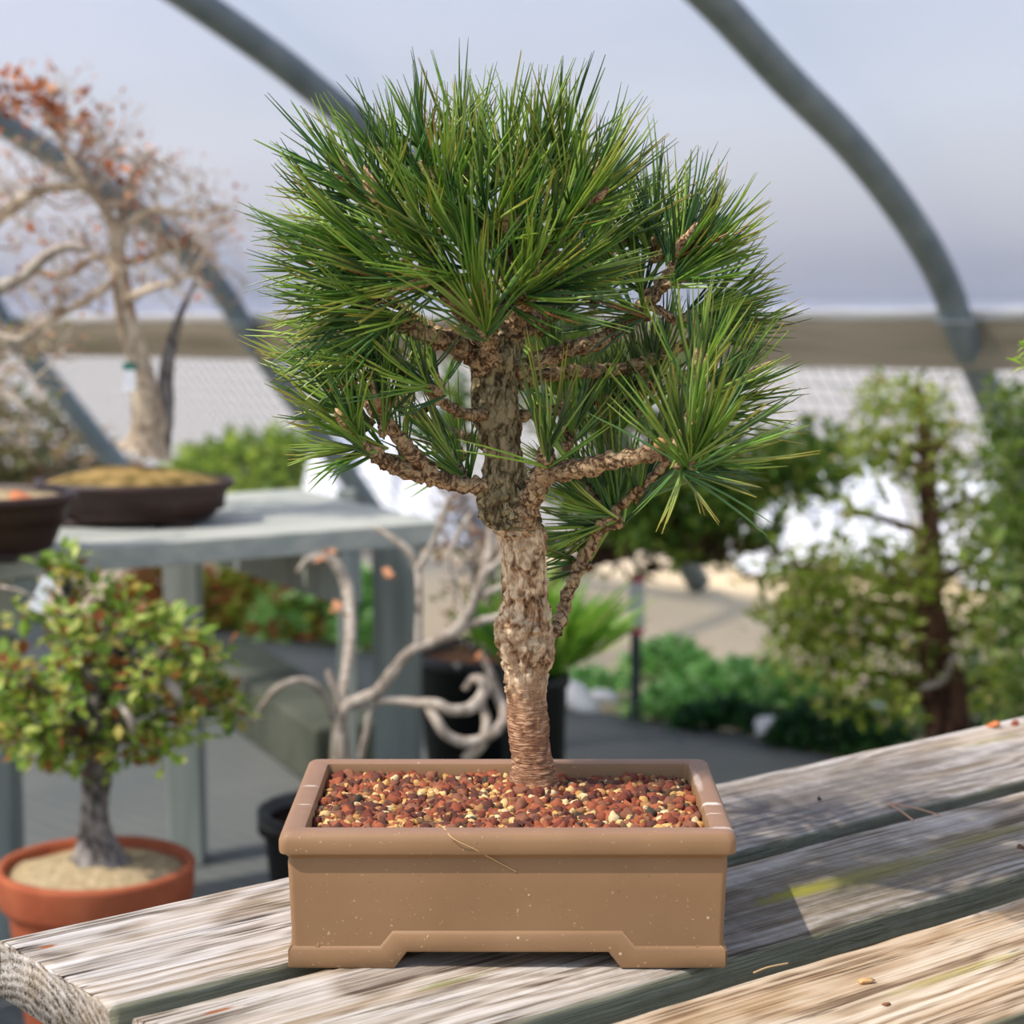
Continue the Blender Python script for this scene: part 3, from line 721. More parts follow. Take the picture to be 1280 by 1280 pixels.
bit('bark_flake', 1276, 1060, .0025, (90, 62, 48), 'dark bark flake on the middle plank at the right edge of the photo', 'plant debris')
bit('bark_flake', 1024, 998, .0028, (52, 44, 38), 'dark flake lying on the back plank right of the pot', 'plant debris', (2.4, .6, .5))
strand('dry_grass_wisp', [onz(942, 1216, BZ + .001), onz(960, 1209, BZ + .002), onz(985, 1204, BZ + .001)], .0006, M_straw, 'straw wisp caught at the back edge of the front plank', 'plant debris')

# ------------------------------------------------------------------ generic plant helpers
def grow(mb, p, d, L, r, lv, seg=6, up=.15, wig=.5, tips=None, kids=3, col_=None):
    n = 5; pts = [V(p)]; d = V(d).normalized(); rr = [r]
    for i in range(n):
        d = (d + V((U(-1, 1), U(-1, 1), U(-1, 1) + up)) * wig * .45).normalized(); pts.append(pts[-1] + d * L / n); rr.append(r * (1 - .55 * (i + 1) / n))
    mb.tube(pts, rr, seg, rough=.1, nf=30)
    if tips is not None: tips.append((pts[-1], d, lv))
    if lv <= 0: return
    for k in range(kids):
        i = random.randint(2, n); dd = (d + V((U(-1, 1), U(-1, 1), U(-1, 1))) * .9).normalized()
        grow(mb, pts[i], dd, L * U(.5, .78), rr[i] * .75, lv - 1, max(4, seg - 1), up, wig, tips, kids, col_)
def pick(cs): 
    c = sr(*random.choice(cs))[:3]; k = U(.75, 1.25); return tuple(min(1, x * k) for x in c)
def cluster(mb, c, r, n, L, W, cols, flat=.7):
    for i in range(n):
        v = V((random.gauss(0, .5), random.gauss(0, .5), random.gauss(0, .5) * flat)) * r
        d = (v.normalized() + V((U(-1, 1), U(-1, 1), U(-.5, 1)))).normalized()
        mb.leaf(V(c) + v, d, V((U(-.5, .5), U(-.5, .5), 1)), L * U(.6, 1.2), W * U(.7, 1.2), pick(cols))
def pathtube(mb, pts, seg=10, rough=.12, nf=25):
    """pts: px, py, Y, radius px"""
    P_ = [at(x, y, Y) for x, y, Y, r in pts]; rr = [r * pxm(Y) for x, y, Y, r in pts]
    P_, rr = smoothpath(P_, rr, 5); mb.tube(P_, rr, seg, rough=rough, nf=nf); return P_

# ------------------------------------------------------------------ far bench on the left
B2 = .765
f0 = onz(-260, 712, B2); f1 = onz(548, 652, B2)
fu = (f1 - f0).normalized(); fv = V((-fu.y, fu.x, 0))      # fv away from the camera
Lb = (f1 - f0).length
print('FAR', f0, f1)
far = empty('slatted_bench', V(((f0.x + f1.x) / 2, (f0.y + f1.y) / 2 + .3, 0)), 'pale grey-green wooden bench at the left holding two dark brown pots', 'bench')
MF = Matrix.Translation(V((f0.x, f0.y, 0))) @ Matrix.Rotation(math.atan2(fu.y, fu.x), 4, 'Z')
dep = .60; wpl = .138
for i in range(4):
    m = MB(); y = i * (wpl + .014); m.box((-.4, y, B2 - .04), (Lb + U(-.01, .01), y + wpl, B2), MF); m.build('plank', M_benchwood, far, smooth=False, bevel=.003)
for s in (.35, Lb - .17): 
    m = MB(); m.box((s - .02, .0, B2 - .13), (s + .02, .59, B2 - .041), MF); m.build('crossbeam', M_postwood, far, smooth=False)
def leg_at(px, Y, name='leg', w=.045):
    p = at(px, 700, Y); m = MB(); m.box((p.x - w, p.y - w, 0), (p.x + w, p.y + w, B2 - .042)); m.build('leg', M_postwood, far, smooth=False, bevel=.003)
leg_at(496, 3.92); leg_at(228, 4.05, w=.034); leg_at(434, 4.4, w=.02); leg_at(-20, 3.5)

# oval pots
def oval_pot(parent, c, rx, ry, h, mat, soil, mound=.03, lip=.012, rot=0):
    def ring(sx, z): return [V(c) + V((math.cos(a) * rx * sx * math.cos(rot) - math.sin(a) * ry * sx * math.sin(rot), math.cos(a) * rx * sx * math.sin(rot) + math.sin(a) * ry * sx * math.cos(rot), z)) for a in [k * 2 * math.pi / 48 for k in range(48)]]
    m = MB(); m.loft([ring(s, z) for s, z in ((.76, .008), (.80, .012), (.88, h * .5), (.94, h - .02), (.95, h - .016), (1, h - .014), (1.005, h - .007), (1, h), (.94, h), (.93, h - .01), (.9, h - .05))], True, True)
    for k in range(4):
        a = math.pi / 4 + k * math.pi / 2; q = V(c) + V((math.cos(a) * rx * .66, math.sin(a) * ry * .66, 0)); m.box((q.x - .03, q.y - .02, q.z), (q.x + .03, q.y + .02, q.z + .012))
    m.build('pot', mat, parent)
    m = MB(); rings = []
    for s in (.935, .8, .6, .4, .2, .02):
        rg = ring(s, h - .012 + mound * (1 - s ** 2)); rings.append([p + V((0, 0, .008 * noise.noise(p * 18))) for p in rg])
    m.loft(rings, False, True); return m.build('soil', soil, parent)
# beech-like tree
Yp = 3.52; ez = B2
c2 = at(168, 608, Yp); c2.z = ez
beech = empty('potted_bare_bonsai', c2, 'bare grey bonsai with a few copper leaves in an oval dark brown pot', 'bonsai')
oval_pot(beech, c2, .172, .12, .075, M_dkpot, M_moss, .035)
m = MB()
tY = Yp
pathtube(m, [(180, 566, tY, 36), (183, 552, tY, 25), (184, 520, tY, 20), (178, 470, tY, 16), (165, 425, tY, 14), (155, 380, tY, 13), (148, 335, tY, 12), (146, 305, tY, 10), (152, 285, tY, 9)], 14, .2)
m.build('trunk', M_beech, beech)
m = MB(); tips = []
pathtube(m, [(196, 565, tY + .02, 17), (204, 520, tY + .03, 13), (207, 470, tY + .03, 10), (216, 425, tY + .03, 7), (226, 392, tY + .03, 4), (240, 362, tY + .03, 2.5), (246, 335, tY + .03, 1)], 10, .2); m.build('second_stem', M_dkbark, beech)
mains = [[(152, 288, tY, 9), (165, 276, tY, 7), (195, 262, tY - .02, 5), (240, 268, tY, 4), (290, 258, tY, 2)],
         [(148, 300, tY, 8), (128, 255, tY - .03, 7), (100, 222, tY - .05, 6), (70, 160, tY - .05, 4), (50, 125, tY - .05, 3)],
         [(110, 232, tY - .04, 6), (60, 235, tY - .05, 7), (25, 250, tY - .05, 8), (0, 270, tY - .05, 8), (-30, 300, tY - .05, 7)],
         [(148, 335, tY, 7), (120, 320, tY + .05, 5), (80, 345, tY + .08, 4), (30, 330, tY + .1, 3)],
         [(150, 330, tY, 6), (190, 320, tY + .05, 5), (230, 305, tY + .06, 4), (270, 320, tY + .06, 3)],
         [(155, 375, tY, 6), (190, 360, tY - .05, 5), (225, 350, tY - .05, 3), (255, 330, tY - .05, 2)],
         [(150, 285, tY, 6), (160, 240, tY + .05, 5), (175, 205, tY + .05, 3), (200, 185, tY + .05, 2)],
         [(150, 345, tY, 6), (110, 375, tY - .05, 5), (60, 400, tY - .05, 4), (20, 420, tY, 3)],
         [(130, 260, tY, 5), (90, 205, tY + .05, 4), (130, 170, tY + .05, 3)]]
mtw = MB()
for pl in mains:
    mm = MB(); P_ = pathtube(mm, pl, 8, .2); mm.build('branch', M_beech, beech)
    for k in range(17):
        p = P_[random.randint(len(P_) // 4, len(P_) - 1)]; grow(mtw, p, V((U(-1, 1), U(-1, 1), U(-.5, 1))), U(.05, .1), .0026, 2, 4, .1, .8, tips)
tag(mtw.build('twigs', M_beech, beech), kind='stuff')
ml = MB(); COP = [(180, 112, 78), (198, 132, 98), (150, 88, 62), (210, 156, 122)]
for (x, y, n, s) in ((20, 112, 34, .026), (52, 125, 26, .022), (88, 138, 30, .018), (5, 130, 16, .026), (35, 135, 16, .018), (70, 150, 8, .012), (105, 190, 4, .012), (52, 232, 5, .012), (145, 205, 6, .02), (230, 312, 6, .014), (155, 230, 7, .02), (42, 300, 3, .01), (50, 345, 3, .01), (110, 160, 5, .015)):
    cluster(ml, at(x, y, tY - .05 + U(-.05, .05)), s * 1.3, n, .03, .02, COP, 1)
for p, d, lv in tips:
    if R() < .2: ml.leaf(p, d, V((0, 0, 1)), .014, .01, pick(COP))
ml.build('leaves', M_dryleaf, beech)['kind'] = 'stuff'
m = MB(); q = at(160, 468, tY - .05); m.box((q.x - .008, q.y, q.z - .028), (q.x + .012, q.y + .0015, q.z + .012)); tg = m.build('plant_label', M_tagw, beech, smooth=False)
m = MB(); m.box((q.x - .0085, q.y - .0006, q.z + .008), (q.x + .0125, q.y + .002, q.z + .02)); m.build('label_band', M_green, tg, smooth=False)

Y3 = 3.12
c3 = at(-70, 640, Y3); c3.z = ez
left = empty('potted_bare_bonsai', c3, 'bare pale-branched bonsai in the dark pot cut by the left edge', 'bonsai')
oval_pot(left, c3, .205, .13, .098, M_dkpot, M_soilred, .02)
m = MB(); pathtube(m, [(-75, 590, Y3, 40), (-80, 540, Y3, 24), (-85, 470, Y3, 20), (-70, 400, Y3, 16), (-40, 375, Y3, 13)], 12, .2); m.build('trunk', M_beech, left)
for pl in ([(-45, 378, Y3, 11), (0, 360, Y3, 9), (30, 345, Y3, 8), (55, 322, Y3, 7), (85, 308, Y3, 6), (110, 312, Y3, 4)],
           [(-60, 395, Y3, 8), (-20, 410, Y3, 5), (20, 425, Y3 - .05, 4), (50, 410, Y3 - .05, 3)],
           [(-75, 500, Y3, 8), (-30, 480, Y3, 5), (20, 500, Y3 - .05, 4), (45, 530, Y3 - .05, 3)]):
    mm = MB(); P_ = pathtube(mm, pl, 8, .2); mm.build('branch', M_pale, left)
mm = MB(); tips = []
for k in range(26): grow(mm, at(U(-20, 60), U(440, 580), Y3 + U(-.08, .08)), V((U(-1, 1), U(-1, 1), U(-.2, 1))), U(.04, .08), .0018, 1, 4, .1, .8, tips)
tag(mm.build('twigs', M_beech, left), kind='stuff')
mm = MB()
for p, d, lv in tips:
    if R() < .5: cluster(mm, p, .012, 2, .014, .009, [(178, 120, 84), (150, 150, 70), (190, 140, 110), (120, 128, 66)])
mm.build('leaves', M_dryleaf, left)['kind'] = 'stuff'
bit2 = MB(); q = at(28, 598, Y3 - .06); q.z = ez + .094; grain(bit2, q, .016, sr(206, 130, 90)[:3], .4, (1.4, 1, .4)); bit2.build('fallen_leaf', M_grain, left)

# ------------------------------------------------------------------ terracotta pot with a leafy little tree
Y4 = 2.90
c4 = at(120, 1078, Y4); rimz = c4.z; rx = 123 * pxm(Y4) * 1.03; c4.z = 0
tree4 = empty('potted_leafy_bonsai', c4, 'small green-leaved bonsai with dark trunk in a round terracotta pot at lower left', 'bonsai')
def circ(c, r, z, n=48): return [V((c.x + math.cos(a) * r, c.y + math.sin(a) * r, z)) for a in [k * 2 * math.pi / n for k in range(n)]]
m = MB()
m.loft([circ(c4, r, z) for r, z in ((rx * .62, .0), (rx * .66, .004), (rx * .89, rimz - .062), (rx * .90, rimz - .056), (rx * .97, rimz - .054), (rx * .985, rimz - .05), (rx * 1.0, rimz - .01), (rx * 1.01, rimz - .004), (rx * .99, rimz), (rx * .93, rimz), (rx * .91, rimz - .006), (rx * .89, rimz - .05))], True, True)
m.build('pot', M_tc, tree4)
m = MB(); rings = []
for s in (.9, .7, .5, .3, .12, .01): rings.append([p + V((0, 0, .006 * noise.noise(p * 22))) for p in circ(c4, rx * s, rimz - .018 + .022 * (1 - s * s))])
m.loft(rings, False, True); m.build('soil', M_soilred, tree4)
m = MB()
pathtube(m, [(127, 1090, Y4, 46), (124, 1068, Y4, 32), (120, 1035, Y4, 21), (119, 1000, Y4, 18), (124, 960, Y4, 20), (130, 925, Y4, 19), (125, 880, Y4, 14), (118, 840, Y4, 11), (108, 800, Y4, 8), (90, 760, Y4, 6), (76, 725, Y4, 4)], 14, .3, 30)
for a in range(6):
    an = a * 1.05; q = at(125, 1060, Y4); b = q + V((math.cos(an) * .045, math.sin(an) * .045, -.02)); m.tube([q, q.lerp(b, .5) + V((0, 0, -.002)), b], [.012, .009, .004], 7, rough=.2)
m.build('trunk', M_dkbark, tree4)
GL = [(150, 172, 66), (178, 196, 88), (120, 150, 54), (204, 210, 122), (92, 122, 46), (132, 164, 60), (190, 172, 90), (160, 96, 60)]
ml = MB(); tipsx = []
for i in range(64):
    a = U(0, 6.283); rr_ = math.sqrt(R()); x = 132 + 158 * rr_ * math.cos(a); y = 858 + 98 * rr_ * math.sin(a); Y = Y4 + U(-.13, .13)
    tipsx.append((x, y, Y))
tipsx += [(76, 706, Y4), (88, 715, Y4), (82, 730, Y4), (108, 790, Y4), (150, 760, Y4), (160, 750, Y4), (200, 775, Y4), (215, 790, Y4), (240, 810, Y4), (28, 768, Y4), (10, 930, Y4), (30, 925, Y4 - .05), (260, 860, Y4), (280, 890, Y4), (60, 940, Y4), (90, 950, Y4 - .08), (15, 830, Y4), (120, 740, Y4), (285, 880, Y4)]
nb = 0
for (x, y, Y) in tipsx:
    p = at(x, y, Y); st = at(122 + (x - 122) * .12, min(930, max(y + 60, 800)), Y4)
    mm = MB(); P_, rr = smoothpath([st, st.lerp(p, .5) + V((0, U(-.02, .02), .012)), p], [.0045, .003, .0014], 4)
    if y < 780 and x < 110: st = at(95, 770, Y4); P_, rr = smoothpath([st, p], [.003, .0015], 4)
    mm.tube(P_, rr, 5, rough=.2); mm.build('branch', M_dkbark, tree4)
    cluster(ml, p, .024, 26, .026, .019, GL, .8)
ml.build('leaves', M_leaf, tree4)['kind'] = 'stuff'
mm = MB()
for (x0, y0, x1, y1, r) in ((205, 850, 225, 880, 6), (150, 880, 166, 915, 5)):
    mm.tube([at(x0, y0, Y4 - .12), at((x0 + x1) / 2 + 5, (y0 + y1) / 2, Y4 - .13), at(x1, y1, Y4 - .11)], [r * pxm(Y4)] * 3, 8, rough=.2)
mm.build('deadwood', M_pale, tree4)
q = at(52, 742, Y4 - .03); rot = Matrix.Translation(q) @ Matrix.Rotation(math.radians(-25), 4, 'Y').inverted()
m = MB(); m.box((-.009, -.001, -.026), (.011, .001, .024), Matrix.Translation(q) @ Matrix.Rotation(math.radians(28), 4, 'Y')); lb = m.build('plant_label', M_tagw, tree4, smooth=False)
m = MB(); m.tube([at(0, 733, Y4 - .03), at(25, 738, Y4 - .03), at(46, 748, Y4 - .03)], [.0025] * 3, 6); m.tube([at(46, 748, Y4 - .03), at(75, 755, Y4 - .01), at(92, 765, Y4)], [.0008] * 3, 4); m.build('label_stem', M_pale, tree4)

# ------------------------------------------------------------------ bare contorted shrub behind the pine trunk
Y5 = 3.05
base5 = at(428, 1000, Y5); base5.z = 0
cont = empty('contorted_bare_shrub', base5, 'leafless pale shrub with looping contorted branches left of the pine trunk', 'shrub')
rz5 = at(428, 1010, Y5).z
m = MB(); m.loft([circ(base5, r, z) for r, z in ((.085, 0), (.12, rz5 - .03), (.13, rz5 - .03), (.13, rz5), (.118, rz5), (.11, rz5 - .03))], True, True); m.build('pot', M_black, cont)
m = MB(); m.loft([circ(base5, .117, rz5 - .016), circ(base5, .01, rz5 - .01)], True, True); m.build('soil', M_darksoil, cont)
SH = [[(430, 1015, Y5, 15), (428, 940, Y5, 12), (424, 905, Y5, 10), (434, 882, Y5, 9), (470, 866, Y5, 9), (492, 838, Y5, 8), (512, 815, Y5, 8), (540, 803, Y5, 8), (572, 786, Y5, 9), (592, 752, Y5, 8), (605, 715, Y5, 7), (612, 680, Y5 + .03, 6), (614, 640, Y5 + .03, 5)],
      [(420, 1005, Y5, 8), (419, 930, Y5, 8), (424, 880, Y5, 6), (414, 850, Y5, 6), (410, 838, Y5, 4)],
      [(434, 884, Y5, 5), (475, 876, Y5, 6), (515, 878, Y5, 7), (545, 880, Y5 - .03, 8), (565, 888, Y5 - .03, 9), (590, 884, Y5 - .02, 9), (605, 865, Y5, 9), (602, 850, Y5, 8), (590, 850, Y5 + .02, 7), (580, 862, Y5 + .02, 5)],
      [(530, 876, Y5, 6), (545, 900, Y5 - .04, 8), (560, 920, Y5 - .04, 9), (585, 928, Y5 - .03, 9), (615, 918, Y5 - .02, 8), (630, 895, Y5, 8), (620, 865, Y5 + .02, 8), (612, 840, Y5 + .02, 6), (600, 815, Y5 + .02, 5)],
      [(580, 950, Y5, 8), (602, 930, Y5, 8), (608, 900, Y5 + .03, 7), (598, 870, Y5 + .05, 5)],
      [(570, 788, Y5, 6), (600, 776, Y5, 6), (625, 770, Y5, 5), (650, 750, Y5, 4)],
      [(600, 745, Y5, 6), (620, 736, Y5, 5), (645, 728, Y5 + .02, 4)],
      [(522, 812, Y5, 6), (524, 760, Y5, 6), (522, 712, Y5 + .02, 6), (512, 690, Y5 + .02, 6), (492, 674, Y5 + .02, 5), (470, 660, Y5 + .03, 4)],
      [(522, 712, Y5, 5), (540, 680, Y5, 5), (552, 650, Y5, 5), (560, 622, Y5, 4)],
      [(605, 715, Y5, 5), (625, 700, Y5, 5), (640, 670, Y5, 4)],
      [(578, 780, Y5, 5), (574, 740, Y5 + .02, 4), (560, 705, Y5 + .03, 4), (575, 665, Y5 + .03, 4), (590, 640, Y5 + .03, 3)],
      [(419, 900, Y5, 5), (400, 862, Y5 - .02, 5), (375, 850, Y5 - .03, 5), (345, 862, Y5 - .04, 6), (325, 888, Y5 - .04, 5), (316, 906, Y5 - .04, 4)],
      [(372, 715, Y5 + .25, 4), (385, 700, Y5 + .25, 6), (405, 696, Y5 + .25, 8), (422, 708, Y5 + .25, 9), (434, 735, Y5 + .25, 9), (438, 775, Y5 + .2, 8), (436, 815, Y5 + .15, 8), (428, 870, Y5 + .05, 7), (430, 930, Y5, 7)],
      [(450, 950, Y5, 5), (458, 915, Y5, 5), (462, 890, Y5, 4), (478, 868, Y5, 3)]]
for pl in SH:
    mm = MB(); pathtube(mm, [(x, y, Y, r * .86) for x, y, Y, r in pl], 9, .15); mm.build('branch', M_pale, cont)
mm = MB()
for (x, y) in ((478, 722), (598, 826), (412, 695), (425, 770)):
    cluster(mm, at(x, y, Y5 - .02), .006, 3, .022, .018, [(196, 140, 104), (180, 120, 84)])
mm.build('leaves', M_dryleaf, cont)['kind'] = 'stuff'

# big black nursery pot with a dry brown shrub
Y6 = 4.2; c6 = at(610, 900, Y6); c6.z = 0; tz = at(600, 812, Y6).z
dry = empty('potted_dry_shrub', c6, 'dry brown-leaved shrub in a large black nursery pot behind the pine trunk', 'shrub')
m = MB(); m.loft([circ(c6, r, z) for r, z in ((.11, 0), (.15, tz - .03), (.158, tz - .03), (.158, tz), (.148, tz), (.145, tz - .04))], True, True); m.build('pot', M_black, dry)
m = MB(); m.loft([circ(c6, .145, tz - .02), circ(c6, .01, tz - .01)], True, True); m.build('soil', M_darksoil, dry)
mm = MB(); ml = MB(); tips = []
for k in range(7): grow(mm, V((c6.x + U(-.03, .03), c6.y + U(-.03, .03), tz - .02)), V((U(-.5, .5), U(-.4, .4), 1)), .2, .006, 2, 5, .3, .5, tips)
mm.build('stems', M_dkbark, dry)
for i in range(46): cluster(ml, at(U(548, 660), U(612, 800), Y6 + U(-.1, .1)), .03, 12, .026, .016, [(150, 112, 88), (176, 146, 112), (128, 92, 70), (196, 172, 140), (110, 118, 74), (90, 70, 56)])
ml.build('leaves', M_dryleaf, dry)['kind'] = 'stuff'

# ------------------------------------------------------------------ grassy plant in a dark pot, right behind the trunk
Y7 = 3.72; c7 = at(668, 900, Y7); c7.z = 0; tz7 = at(690, 842, Y7).z
gp = empty('potted_spiky_plant', c7, 'bright green spiky plant in a dark pot just right of the pine trunk', 'plant')
m = MB(); m.loft([circ(c7, r, z) for r, z in ((.05, 0), (.06, tz7 - .02), (.066, tz7 - .02), (.066, tz7), (.06, tz7), (.058, tz7 - .03))], True, True); m.build('pot', M_black, gp)
ml = MB()
for i in range(330):
    p = V((c7.x + U(-.04, .05), c7.y + U(-.05, .05), tz7 - .01)); a = U(0, 6.28); d = V((math.cos(a) * U(.2, 1) + .2, math.sin(a) * .7, U(.5, 1.2))).normalized(); ml.leaf(p + d * U(0, .08), d, V((0, 0, 1)) + V((U(-1, 1), U(-1, 1), 0)), U(.10, .2), .015, pick([(110, 156, 44), (140, 180, 64), (90, 140, 50), (160, 190, 84)]))
ml.build('leaves', M_leaf, gp)['kind'] = 'stuff'

# ------------------------------------------------------------------ label stake
Y8 = onz(794, 897, 0).y; s8 = onz(794, 897, 0)
st = empty('label_stake', s8, 'dark stake with a narrow white label standing on the edge of the grey cloth', 'plant label')
tp = at(797, 716, Y8); m = MB(); m.box((s8.x - .014, s8.y - .006, 0), (s8.x + .014, s8.y + .006, tp.z)); m.build('stake', m_simple('dark_stake', sr(60, 66, 68), .6, .3), st, smooth=False)
a_ = at(786, 790, Y8 - .02); b_ = at(806, 722, Y8 - .02)
m = MB(); m.box((a_.x, a_.y - .002, a_.z), (b_.x, a_.y, b_.z)); lb = m.build('label', M_tagw, st, smooth=False)
for zz in (a_.z - .004, b_.z - .012):
    m = MB(); m.box((a_.x, a_.y - .003, zz), (b_.x, a_.y - .0005, zz + .015)); m.build('label_band', M_pink, lb, smooth=False)

# ------------------------------------------------------------------ juniper behind the pine
def spray(mb, c, d, L, cols, n=12, w=.012):
    d = V(d).normalized()
    for i in range(n):
        t = U(0, 1); p = V(c) + d * L * t; dd = (d * .8 + V((U(-1, 1), U(-1, 1), U(-.6, .9)))).normalized()
        mb.leaf(p, dd, V((U(-1, 1), U(-1, 1), 1)), U(.6, 1.2) * L * .45, w * U(.7, 1.3), pick(cols))
Y9 = 5.0; c9 = onz(836, 940, 0); c9 = at(662, 900, Y9); c9.z = 0
jun = empty('juniper_bush', c9, 'dark green feathery juniper standing behind the right side of the pine', 'shrub')
m = MB(); pathtube(m, [(662, 905, Y9, 13), (662, 850, Y9, 12), (666, 780, Y9, 12), (684, 730, Y9, 12), (735, 700, Y9, 12), (790, 680, Y9, 11), (835, 640, Y9, 10), (850, 590, Y9, 9), (830, 520, Y9, 7)], 10, .2)
c9b = at(662, 905, Y9); c9b.z = -.01; m.tube([c9b, at(662, 905, Y9)], [.032, .026], 10, rough=.2)
m.build('trunk', M_redbark, jun)
mm = MB(); ml = MB(); JG = [(80, 118, 44), (108, 146, 56), (138, 168, 68), (62, 96, 44), (166, 178, 80), (124, 144, 56)]; BR = [(96, 74, 50), (70, 52, 42), (112, 92, 56), (66, 70, 34)]
for (cx, cy, w_, h_, n) in ((960, 600, 90, 40, 75), (860, 640, 90, 44, 80), (800, 680, 90, 40, 75), (910, 690, 70, 34, 45), (760, 640, 60, 50, 45), (700, 480, 80, 70, 60), (800, 520, 100, 60, 60), (1000, 590, 60, 40, 36), (690, 430, 60, 40, 34), (560, 530, 60, 40, 26)):
    for i in range(n):
        a = U(0, 6.283); q = math.sqrt(R()); x = cx + w_ * q * math.cos(a); y = cy + h_ * q * math.sin(a)
        if not (x < 1075): continue
        p = at(x, y, Y9 + U(-.18, .22)); spray(ml, p, V((U(-1, 1), U(-1, 1), U(-.1, .8))), .1, JG if (y < 690 or R() < .45) else BR, 20, .014)
    P_, rr = smoothpath([at(835, 650, Y9), at((cx + 835) / 2, (cy + 650) / 2 + 8, Y9), at(cx, cy, Y9)], [.012, .009, .004], 4); mm.tube(P_, rr, 6, rough=.2)
mm.build('branches', M_redbark, jun); ml.build('foliage', M_leaf, jun)['kind'] = 'stuff'

# ------------------------------------------------------------------ leafy cedar shrub at the right
Ya = 4.55
ca = at(1185, 905, Ya); ca.z = 0
ced = empty('leafy_cedar_shrub', ca, 'yellow-green leafy shrub with thick dark brown trunk at the right', 'shrub')
m = MB(); q0 = at(1186, 905, Ya); m.tube([V((q0.x, q0.y, -.01)), V((q0.x, q0.y, q0.z * .5)), q0], [.07, .055, .05], 12, rough=.2, nf=14)
pathtube(m, [(1186, 906, Ya, 28), (1180, 860, Ya, 27), (1172, 820, Ya, 24), (1165, 780, Ya, 22), (1160, 730, Ya, 18), (1162, 680, Ya, 15), (1160, 620, Ya, 13), (1158, 560, Ya, 10), (1150, 510, Ya, 6), (1146, 480, Ya, 4)], 14, .3, 18); m.build('trunk', M_redbark, ced)
CG = [(164, 184, 62), (190, 206, 84), (130, 156, 52), (210, 216, 120), (104, 128, 46), (176, 190, 74), (216, 200, 130)]
ml = MB()
brs = [(1135, 505, 50, 26, 24), (1100, 545, 46, 20, 16), (1195, 540, 30, 24, 9), (1070, 560, 30, 20, 9), (1125, 590, 70, 14, 12), (1050, 640, 60, 16, 7), (1225, 620, 60, 40, 30), (1190, 690, 70, 24, 20), (1060, 715, 80, 30, 40), (1120, 730, 60, 34, 34),
       (1010, 740, 60, 34, 26), (1000, 790, 50, 26, 20), (1080, 790, 70, 34, 40), (1150, 800, 44, 40, 16), (1060, 850, 60, 40, 28), (1110, 880, 36, 24, 14), (1240, 700, 44, 40, 30), (1225, 780, 50, 40, 26), (1250, 850, 36, 40, 26), (975, 705, 30, 18, 8), (1000, 830, 40, 24, 12), (1140, 850, 30, 30, 10), (1030, 760, 60, 30, 16)]
for (cx, cy, w_, h_, n) in brs:
    mm = MB(); sy = min(880, cy + 30); sx = 1165
    P_, rr = smoothpath([at(sx, sy, Ya), at((cx + sx) / 2, (cy + sy) / 2 - 5, Ya + U(-.08, .08)), at(cx, cy, Ya + U(-.12, .12))], [.013, .009, .004], 4); mm.tube(P_, rr, 6, rough=.2)
    mm.build('branch', M_redbark, ced)
    for i in range(n):
        a = U(0, 6.283); q = math.sqrt(R()); p = at(cx + w_ * q * math.cos(a), cy + h_ * q * math.sin(a), Ya + U(-.2, .2))
        cluster(ml, p, .034, 11, .034, .019, CG, .9)
ml.build('leaves', M_leaf, ced)['kind'] = 'stuff'
mm = MB(); pathtube(mm, [(1150, 860, Ya - .1, 4), (1178, 850, Ya - .1, 5), (1192, 820, Ya - .1, 4)], 7); mm.build('pale_twig', M_pale, ced)
# second shrub cut by the right edge
Yb_ = 4.2; cb = at(1330, 850, Yb_); cb.z = 0
sh2 = empty('leafy_cedar_shrub', cb, 'green leafy shrub cut by the right edge of the photo', 'shrub')
m = MB(); m.tube([V((cb.x, cb.y, 0)), at(1330, 850, Yb_), at(1325, 700, Yb_), at(1315, 560, Yb_)], [.05, .04, .03, .012], 10, rough=.2); m.build('trunk', M_redbark, sh2)
ml = MB()
for (cx, cy, w_, h_, n) in ((1290, 540, 50, 40, 30), (1290, 620, 50, 60, 40), (1300, 720, 50, 60, 40), (1300, 830, 50, 60, 30), (1360, 600, 60, 80, 40), (1360, 760, 60, 80, 40)):
    mm = MB(); mm.tube([at(1325, min(cy + 40, 840), Yb_), at((cx + 1325) / 2, cy + 10, Yb_), at(cx, cy, Yb_)], [.012, .008, .004], 6); mm.build('branch', M_redbark, sh2)
    for i in range(n):
        p = at(cx + U(-w_, w_), cy + U(-h_, h_), Yb_ + U(-.15, .15)); cluster(ml, p, .03, 13, .04, .024, [(126, 152, 64), (150, 174, 84), (100, 126, 56), (176, 190, 116)], .8)
ml.build('leaves', M_leaf, sh2)['kind'] = 'stuff'

# ------------------------------------------------------------------ ground cover, stones, sheeting
def mound(x, y, w_, d_, h_, n, cols, label, name='ground_cover_plant', cat='ground cover', z=0, L=.05, grp='low plants in the bed'):
    c = onz(x, y, z); o = MB()
    for i in range(n):
        a = U(0, 6.283); q = math.sqrt(R()); p = c + V((w_ * q * math.cos(a), d_ * q * math.sin(a), h_ * (1 - q * q) * U(.1, 1)))
        dd = V((U(-1, 1), U(-1, 1), U(-.2, .8))); o.leaf(p, dd, V((U(-1, 1), U(-1, 1), 1)), L * U(.6, 1.3), L * .4, pick(cols))
    return tag(o.build(name, M_leaf, None, origin=c), label, cat, grp, None)
LG = [(166, 214, 122), (196, 230, 154), (138, 192, 104), (112, 166, 82)]; DG = [(46, 84, 44), (66, 110, 56), (36, 70, 40)]; YG = [(150, 170, 60), (184, 192, 84), (120, 150, 50), (190, 140, 90), (180, 90, 70)]
mound(835, 836, .13, .12, .09, 700, LG, 'pale green low plant just right of the white-labelled stake')
mound(930, 872, .26, .16, .10, 1900, LG, 'widest pale green mat of low plants left of the leafy shrub')
mound(830, 893, .10, .07, .06, 420, LG, 'small green low plant beside the stake at the edge of the grey cloth')
